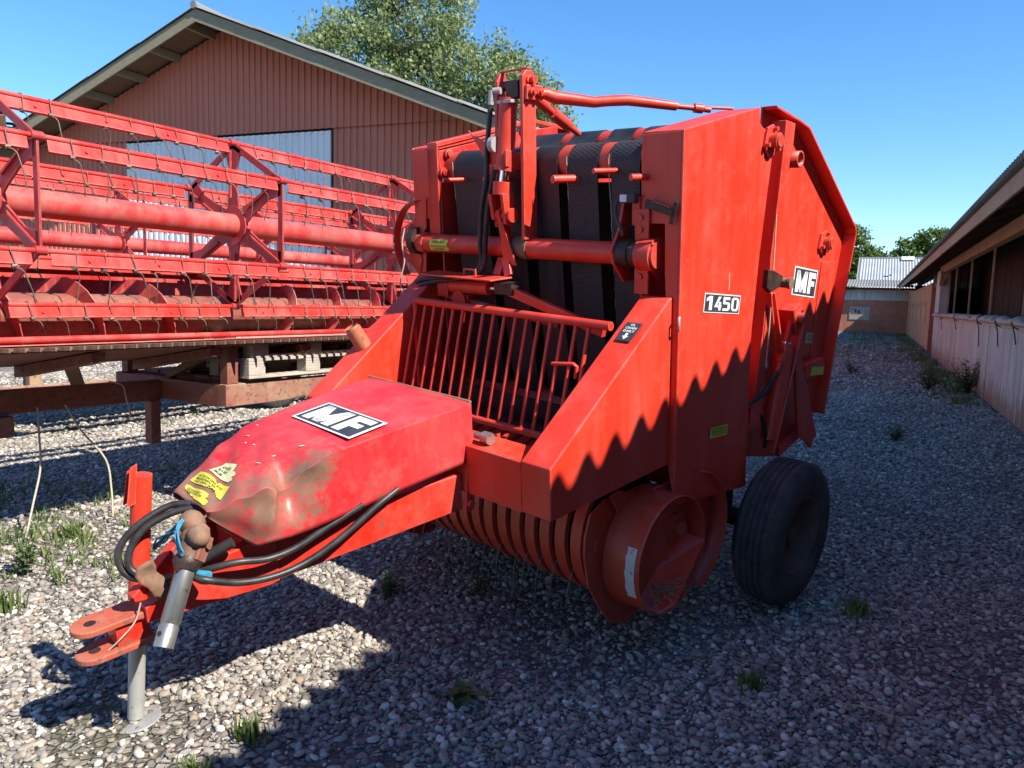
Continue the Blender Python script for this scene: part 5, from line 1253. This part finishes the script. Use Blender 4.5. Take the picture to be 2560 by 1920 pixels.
def make_header(mat, s0, s1, spiders, label, seed, full=True):
    q = random.Random(seed)
    h = empty('combine_header', mat, label, 'harvester header', 'combine headers stored on trailers')
    G().cyl((s0, 0, AZ), (s1, 0, AZ), 0.082, 28).build('reel_tube', RED_HDR, h)
    for s in spiders:
        o = link(bpy.data.objects.new('reel_spider', SPID), h); o.location = (s, 0, AZ)
    for k in range(6):
        a = math.pi / 2 + k * math.pi / 3
        y, z = -RR * math.cos(a), AZ + RR * math.sin(a)
        g = G(); g.cyl((0, 0, 0), (s1 - s0, 0, 0), 0.0145, 10)
        edges = [s0] + list(spiders) + [s1]
        for e0, e1 in zip(edges[:-1], edges[1:]):
            if e1 - e0 < 0.15: continue
            x0, x1 = e0 + 0.05 - s0, e1 - 0.05 - s0
            g.prism([(x0, -0.006, -0.012), (x1, -0.006, -0.012), (x1, -0.02, -0.074), (x0, -0.02, -0.074)], (0, 0.003, 0))
            g.prism([(x0, -0.02, -0.074), (x1, -0.02, -0.074), (x1, 0.006, -0.08), (x0, 0.006, -0.08)], (0, 0, 0.003))
            n = int((x1 - x0) / 0.42)
            for i in range(n): g.cyl((x0 + 0.2 + i * 0.42, -0.024, -0.04), (x0 + 0.2 + i * 0.42, -0.016, -0.04), 0.009, 5)
        bat = g.build('reel_bat', RED_BAT, h); bat.location = (s0, y, z); bat.rotation_euler = (R(q.uniform(-3, 3)), 0, 0)
        x = 0.06; step = 0.163 if full else 0.2
        while x < s1 - s0:
            s = x + s0
            if all(abs(s - e) > 0.04 for e in spiders) and s > (1.35 if full else -9) and q.random() > 0.04:
                o = link(bpy.data.objects.new('tine', TINE), bat); o.location = (x, 0, 0); o.rotation_euler = (R(q.gauss(0, 7)), R(q.gauss(0, 6)), R(q.gauss(0, 16))); o.scale.z = q.uniform(0.94, 1.05)
            x += step
    # trough: back sheet, floor, auger, knife
    g = G(); P = [(0.62, 1.73), (0.66, 1.70), (0.68, 1.40), (0.58, 1.20), (0.30, 1.13), (0.05, 1.13), (-0.15, 1.17), (-0.42, 1.245)]
    vs = []
    for y, z in P: vs += [(s0, y, z), (s1, y, z)]
    g.add(vs, [(2 * i, 2 * i + 1, 2 * i + 3, 2 * i + 2) for i in range(len(P) - 1)]); tr = g.build('trough_sheet', RED_HDR, h); sm = tr.modifiers.new('solid', 'SOLIDIFY'); sm.thickness = 0.006
    g = G(); g.box(s0, s1, 0.60, 0.68, 1.70, 1.75).box(s0, s1, 0.6, 0.67, 1.42, 1.47); g.build('back_beam', RED_HDR, h, 0.004)
    G().cyl((s0, 0.26, 1.385), (s1, 0.26, 1.385), 0.14, 24).build('auger_tube', RUSTY, h)
    mid = (spiders[1] + 0.0)
    for (a0, a1, hand) in ((s0 + 0.05, mid - 0.35, 1), (mid + 0.35, s1 - 0.05, -1)):
        n = int((a1 - a0) / 0.5 * 20); vs = []
        for i in range(n + 1):
            x = a0 + (a1 - a0) * i / n; an = hand * 2 * math.pi * (x - a0) / 0.5
            for r in (0.13, 0.245): vs.append((x, 0.26 + r * math.cos(an), 1.385 + r * math.sin(an)))
        g = G(); g.add(vs, [(2 * i, 2 * i + 2, 2 * i + 3, 2 * i + 1) for i in range(n)]); fl = g.build('auger_flight', RED_HDR, h); sm = fl.modifiers.new('solid', 'SOLIDIFY'); sm.thickness = 0.006
    g = G()
    for i in range(9): 
        an = i * 2.1; x = mid - 0.3 + i * 0.075; g.cyl((x, 0.26 + 0.12 * math.cos(an), 1.385 + 0.12 * math.sin(an)), (x, 0.26 + 0.27 * math.cos(an), 1.385 + 0.27 * math.sin(an)), 0.008, 6)
    g.build('auger_finger', WIRE, h)
    G().cyl((s0, -0.40, 1.275), (s1, -0.40, 1.275), 0.018, 12).build('cutter_bar', RED_BAT, h)
    g = G(); g.box(s0, s1, -0.47, -0.40, 1.222, 1.236); g.build('knife_back', RUST, h)
    kg = G(); kg.prism([(-0.022, -0.44, 1.215), (0.022, -0.44, 1.215), (0.005, -0.56, 1.222), (-0.005, -0.56, 1.222)], (0, 0, 0.022)); kme = kg.mesh('knife_guard', RUST)
    n = int((s1 - max(s0, 1.3)) / 0.0762) if full else 0
    for i in range(min(n, 80)):
        o = link(bpy.data.objects.new('knife_guard', kme), h); o.location = (max(s0, 1.3) + i * 0.0762, 0, 0)
    for s in (s0, s1):
        G().yz([(0.58, 1.12), (0.58, 1.75), (0.35, 1.76), (-0.2, 1.5), (-0.6, 1.32), (-0.75, 1.22), (-0.6, 1.12)], s - 0.012, s + 0.012).build('end_sheet', RED_HDR, h, 0.003)
        G().bar((s, 0.5, 1.80), (s, 0.0, AZ), 0.05, 0.07, (1, 0, 0)).build('reel_arm', RED_HDR, h, 0.004)
    for i in range(int((s1 - s0) / 0.8)):
        s = s0 + 0.4 + i * 0.8
        G().prism([(s, -0.38, 1.19), (s, 0.5, 1.05), (s, 0.5, 0.98), (s, -0.38, 1.13)], (0.09, 0, 0)).build('floor_rib', RUSTY, h, 0.004)
    g = G(); g.prism([(s0, -0.42, 1.205), (s1, -0.42, 1.205), (s1, 0.55, 1.045), (s0, 0.55, 1.045)], (0, 0, 0.012)); g.build('floor_pan', RUSTY, h)
    return h
h1 = make_header(Matrix.Translation(H0) @ HM, 0.5, 7.1, [2.18, 3.80, 5.53, 7.0], 'nearer red reel header with rows of wire tines on rusty trailer', 21)
g = G(); g.lathe([(-0.09, 0.0), (-0.085, 0.05), (-0.03, 0.075), (0.0, 0.08)], (2.30, 0.02, 2.50), (-0.2, 0.1, 1), 16) if False else g.cyl((2.285, 0.12, 2.40), (2.245, 0.05, 2.52), 0.05, 16); g.sphere((2.255, 0.06, 2.535), 0.046, 10); mot = g.build('hydraulic_motor', RUST, h1)
g = G()
for i in range(5): g.lathe([(0.0, 0.05), (0.008, 0.06), (0.016, 0.05)], (2.295 + 0.004 * i, 0.10 - 0.012 * i, 2.36 + i * 0.022), (-0.3, -0.45, 1), 14)
g.build('rubber_bellows', RUBBER, mot)
O2 = V((-4.02, 9.55, 0.0)); O2 = O2 - hd * hd.dot(O2)
h2 = make_header(Matrix.Translation(O2) @ HM @ Matrix.Translation((0, 0, 0.02)), 2.2, 9.0, [3.3, 5.15, 7.0, 8.8], 'second red reel header partly hidden behind the nearer one', 22, False)

# --- trailers (same local frame)
def make_trailer(mat, s_front, s_back, label, near=True):
    t = empty('header_trailer', mat, label, 'trailer', 'trailers carrying combine headers')
    ya, yb = -0.30, 0.95
    G().box(s_front, s_back, ya - 0.03, ya + 0.05, 0.77, 0.925).build('side_rail', RAIL, t, 0.006)
    G().box(s_front, s_back, yb - 0.05, yb + 0.03, 0.77, 0.925).build('side_rail', RUSTY, t, 0.006)
    G().box(s_front, s_front + 0.08, ya + 0.052, yb - 0.052, 0.765, 0.92).build('front_beam', RUSTY, t, 0.006)
    G().box(s_back - 0.08, s_back, ya + 0.052, yb - 0.052, 0.765, 0.92).build('rear_beam', RUSTY, t, 0.006)
    G().prism([(s_front - 0.002, 0.40, 0.755), (s_front - 0.002, 0.48, 0.755), (s_front - 0.002, 0.48, 0.905), (s_front - 0.002, 0.40, 0.905)], (-2.4, -0.10, 0.03)).build('drawbar', RUSTY, t, 0.006)
    G().yz([(0.38, 0.44), (0.46, 0.44), (0.46, 0.76), (0.38, 0.76)], s_front - 0.10, s_front - 0.02).build('parking_leg', RUSTY, t, 0.008)
    G().yz([(0.42, 0.76), (0.32, 0.76), (0.33, 0.63), (0.41, 0.63)], s_front - 1.35, s_front - 1.05).build('hitch_bracket', RUSTY, t, 0.006)
    for s in (s_front + 0.02, s_front + 1.6, s_back - 0.1):
        for y in (ya, yb - 0.08):
            G().box(s, s + 0.09, y - 0.02, y + 0.06, 0.927, 1.21).build('stake', RUSTY, t, 0.005)
    G().bar((s_front + 0.05, ya + 0.08, 1.19), (s_front + 0.05, 0.38, 0.93), 0.05, 0.06, (1, 0, 0)).bar((s_front - 0.85, 0.05, 1.1), (s_front - 0.6, 0.42, 0.92), 0.05, 0.08, (1, 0, 0)).build('diagonal_brace', WOODB, t, 0.004)
    for i in range(5):
        y = ya + 0.12 + i * 0.2
        G().box(s_front + 0.12, s_back - 0.1, y, y + 0.17, 0.93, 0.955).build('deck_plank', WOODB, t, 0.004)
    ax = (s_front + s_back) / 2 + 0.4
    G().cyl((ax, ya - 0.1, 0.40), (ax, yb + 0.1, 0.40), 0.04, 12).build('axle', RUSTY, t)
    for i in range(2):
        y = ya + 0.05 if i == 0 else yb - 0.05
        G().box(ax - 0.05, ax + 0.05, y - 0.04, y + 0.04, 0.38, 0.77).build('axle_hanger', RUSTY, t, 0.004)
    for y, sg in ((ya + 0.12, 1), (yb - 0.12, -1)):
        g = G(); g.lathe([(-0.1 * sg, 0.22), (-0.105 * sg, 0.32), (-0.08 * sg, 0.39), (0.08 * sg, 0.39), (0.105 * sg, 0.32), (0.1 * sg, 0.22)], (ax, y, 0.39), (0, 1, 0), 40); w = g.build('tyre', TYRE, t)
        g = G(); g.lathe([(-0.09 * sg, 0.225), (-0.06 * sg, 0.20), (-0.05 * sg, 0.0)], (ax, y, 0.39), (0, 1, 0), 28); g.build('rim', RUSTY, w)
    return t
TM = Matrix.Translation(H0) @ HM
t1 = make_trailer(TM, 3.46, 7.6, 'rusty trailer with lichen stained side rail under the nearer header')
t2 = make_trailer(Matrix.Translation(O2) @ HM, 4.4, 9.2, 'second rusty trailer seen low behind the nearer trailer')
G().box(3.2, 9.0, -0.36, -0.30, 0.44, 0.58).build('lower_rail', RAIL, t2, 0.006)
for s_ in (4.0, 6.2, 8.6): G().box(s_, s_ + 0.12, -0.298, -0.22, 0.44, 0.77).build('rail_hanger', RAIL, t2, 0.004)
# --- pallets on the trailer
PAL = None
def make_pallet(mat, label):
    p = empty('wooden_pallet', mat, label, 'pallet', 'wooden pallets stacked on the trailer')
    for i in range(5):
        G().box(0, 1.2, i * 0.165, i * 0.165 + 0.12, 0.122, 0.144).build('top_board', WOODP, p, 0.003)
    for i in range(3):
        G().box(i * 0.5275, i * 0.5275 + 0.145, 0, 0.78, 0.1, 0.121).build('cross_board', WOODP, p, 0.003)
        G().box(0, 1.2, i * 0.33, i * 0.33 + 0.1, 0.0, 0.021).build('bottom_board', WOODP, p, 0.003)
        for j in range(3):
            G().box(i * 0.5275, i * 0.5275 + 0.145, j * 0.33, j * 0.33 + 0.1, 0.022, 0.0995).build('block', WOODP, p, 0.003)
    return p
make_pallet(TM @ Matrix.Translation((3.62, -0.37, 0.956)) , 'lower of the two weathered pallets stacked under the header')
make_pallet(TM @ Matrix.Translation((3.66, -0.36, 1.101)) @ Matrix.Rotation(R(1.2), 4, 'Z') , 'upper of the two weathered pallets, right below the header floor')
# --- ropes hanging from the trailer drawbar
ropes = [[(2.55, 0.33, 0.80), (2.54, 0.30, 0.62), (2.53, 0.28, 0.42), (2.45, 0.22, 0.22), (2.37, 0.16, 0.03)], [(2.72, 0.32, 0.80), (2.80, 0.28, 0.62), (2.92, 0.22, 0.42), (2.93, 0.18, 0.22), (2.90, 0.12, 0.05)], [(3.02, 0.33, 0.93), (3.10, 0.30, 0.90), (3.12, 0.29, 0.80), (3.14, 0.28, 0.70), (3.13, 0.30, 0.66)]]
names = ['left of the two pale ropes dangling from the trailer drawbar to the gravel', 'knotted rope dangling from the trailer drawbar nearest the parking leg', 'short dark rope looped over the trailer drawbar']
for rp, nm in zip(ropes, names):
    g = G(); g.tube([TM @ p for p in curve_pts(rp, 5)], 0.0065, 6); tag(g.build('rope', STRING), nm, 'rope', 'ropes on the trailer drawbar')
# ---------------------------------------------------------------- weeds and grass
def blades(g, c, n, h, spread, q, w=0.006, lean=0.5):
    for i in range(n):
        a = q.uniform(0, 6.28); r = spread * abs(q.gauss(0, 0.5)); p = V((c[0] + r * math.cos(a), c[1] + r * math.sin(a), c[2]))
        hh = h * q.uniform(0.45, 1.1); b_ = q.uniform(0, 6.28); d = V((math.cos(b_), math.sin(b_), 0)); s = V((-d.y, d.x, 0)) * w * q.uniform(0.6, 1.2)
        l = lean * q.uniform(0.3, 1.2) * hh
        m = p + V((0, 0, hh * 0.6)) + d * l * 0.35; e = p + V((0, 0, hh)) + d * l
        g.add([p - s, p + s, m + s * 0.8, m - s * 0.8, e], [(0, 1, 2, 3), (3, 2, 4)])
def leafy(g, c, n, h, spread, q, ls=0.05):
    for i in range(n):
        a = q.uniform(0, 6.28); d = V((math.cos(a), math.sin(a), 0)); top = V(c) + V((d.x * spread * q.random(), d.y * spread * q.random(), h * q.uniform(0.35, 1.0)))
        g.tube([V(c) + d * 0.01, V(c).lerp(top, 0.6) + V((0, 0, 0.02)), top], 0.0025, 3, caps=False)
        for k in range(8):
            p = V(c).lerp(top, 0.25 + 0.1 * k); b_ = q.uniform(0, 6.28); e = V((math.cos(b_), math.sin(b_), q.uniform(-0.2, 0.6))); s = V((-e.y, e.x, 0)).normalized(); L = ls * q.uniform(0.5, 1.2)
            g.add([p, p + e * L * 0.5 + s * L * 0.28, p + e * L + V((0, 0, -0.15 * L)), p + e * L * 0.5 - s * L * 0.28], [(0, 1, 2, 3)])
def plant(name, x, y, kind, n, h, sp, label, cat, group, seed, ls=0.05, mat=None, w=0.006):
    q = random.Random(seed); g = G(); z = gh(x, y)
    (blades(g, (x, y, z), n, h, sp, q, w) if kind == 'g' else leafy(g, (x, y, z), n, h, sp, q, ls))
    return tag(g.build(name, mat or (GRASS if kind == 'g' else WEED)), label, cat, group)
TUFT = 'grass tufts growing in the gravel'; WD = 'leafy weeds growing in the gravel'
plant('grass_tuft', -0.89, 2.59, 'g', 60, 0.09, 0.06, 'short grass tuft on the shadow edge beyond the jack foot', 'grass', TUFT, 1)
plant('grass_tuft', -0.99, 2.36, 'g', 50, 0.07, 0.05, 'low sunlit grass tuft at the bottom edge of the picture', 'grass', TUFT, 2)
plant('weed', -0.16, 2.90, 'l', 5, 0.06, 0.05, 'broad-leaved green weed in the shaded gravel before the pick-up', 'weed', WD, 3, 0.07)
plant('grass_tuft', 1.80, 3.85, 'g', 90, 0.10, 0.08, 'dark grass tuft beside the wheel of the baler', 'grass', TUFT, 4)
plant('grass_tuft', 1.02, 3.05, 'g', 60, 0.08, 0.06, 'small dark grass tuft in front of the wheel', 'grass', TUFT, 5)
plant('weed', -0.62, 3.95, 'l', 9, 0.14, 0.10, 'dark weed in the shade under the drawbar', 'weed', WD, 6, 0.05)
plant('weed', -0.15, 3.95, 'l', 7, 0.13, 0.10, 'dark weed in the shade under the pick-up bands', 'weed', WD, 7, 0.05)
plant('weed', -2.62, 4.10, 'l', 14, 0.30, 0.10, 'tall feathery weed in the sunlit gravel left of the jack', 'weed', WD, 8, 0.05)
plant('grass_tuft', -3.15, 4.55, 'g', 150, 0.14, 0.2, 'wide sunlit clump of grass at the left edge of the yard', 'grass', TUFT, 9, w=0.008)
plant('grass_tuft', -2.75, 4.75, 'g', 45, 0.10, 0.14, 'smaller clump of grass just behind the tall feathery weed', 'grass', TUFT, 10, w=0.008)
plant('grass_tuft', -2.42, 3.62, 'g', 60, 0.12, 0.08, 'small grass tuft nearest the hydraulic hose loop', 'grass', TUFT, 11)
plant('grass_tuft', -2.03, 4.95, 'g', 60, 0.15, 0.09, 'yellowish grass tuft right behind the jack tube', 'grass', TUFT, 12)
plant('weed', -2.45, 6.75, 'l', 14, 0.22, 0.22, 'bushy weed at the shadow edge below the parking leg', 'weed', WD, 13, 0.06)
plant('weed', -1.75, 6.9, 'l', 10, 0.28, 0.14, 'sunlit weed tips beside the hood silhouette', 'weed', WD, 14, 0.05)
plant('bush', 8.75, 14.9, 'l', 60, 0.75, 0.42, 'dark leafy bush growing at the foot of the low concrete wall', 'bush', None, 15, 0.10, LEAF_D)
plant('bush', 8.25, 15.4, 'l', 36, 0.5, 0.36, 'lower bush just in front of the leafy bush by the concrete wall', 'bush', None, 16, 0.09, LEAF_D)
plant('weed', 7.25, 18.6, 'l', 26, 0.38, 0.34, 'left one of two weed clumps in the far shaded yard', 'weed', WD, 17, 0.09)
plant('weed', 8.15, 18.7, 'l', 22, 0.40, 0.3, 'right one of two weed clumps in the far shaded yard', 'weed', WD, 18, 0.09)
plant('weed', 4.65, 9.3, 'l', 20, 0.18, 0.20, 'dark weed patch halfway along the shaded yard', 'weed', WD, 19, 0.06)
# scattered low growth nobody could count
q = random.Random(40); g = G()
for i in range(260):
    y = q.uniform(5.4, 13.5); x = -q.uniform(0.32, 0.68) * y
    if q.random() < 0.55: y = q.uniform(4.0, 6.2); x = -q.uniform(0.45, 0.75) * y
    k = math.sin(x * 2.1) * math.sin(y * 1.7 + 1)
    if k < -0.1: continue
    blades(g, (x, y, gh(x, y)), 8, q.uniform(0.04, 0.11), 0.08, q, 0.005, 1.1)
for i in range(520):
    t = q.uniform(15, 56); p = q.choice((q.gauss(1.5, 0.18), q.uniform(-1.6, 1.2) if t > 26 else q.gauss(1.5, 0.2)))
    if p > 1.8: continue
    x, y = 0.418 * t + 0.9085 * p, 0.9085 * t - 0.418 * p
    blades(g, (x, y, gh(x, y)), 9, q.uniform(0.06, 0.16), 0.16, q, 0.012, 0.8)
tag(g.build('weeds', GRASS), 'thin scattered grass and weeds sprouting through the gravel', 'weeds', kind='stuff')
# straws and sticks on the gravel
for i, (x, y, a, L, nm) in enumerate(((-1.35, 3.05, 0.4, 0.10, 'short dry stick lying on the gravel left of the jack'), (1.42, 2.86, 2.5, 0.14, 'pale straw lying on the shaded gravel in front of the wheel'), (-3.0, 6.55, 0.7, 0.16, 'dry leaf-shaped stick at the shadow edge under the trailer'))):
    g = G(); d = V((math.cos(a), math.sin(a), 0)) * L; p = V((x, y, gh(x, y) + 0.022)); g.tube([p - d * 0.5, p + V((0, 0, 0.012)), p + d * 0.5], 0.004 if i != 2 else 0.014, 5); tag(g.build('stick', STRAW), nm, 'stick')
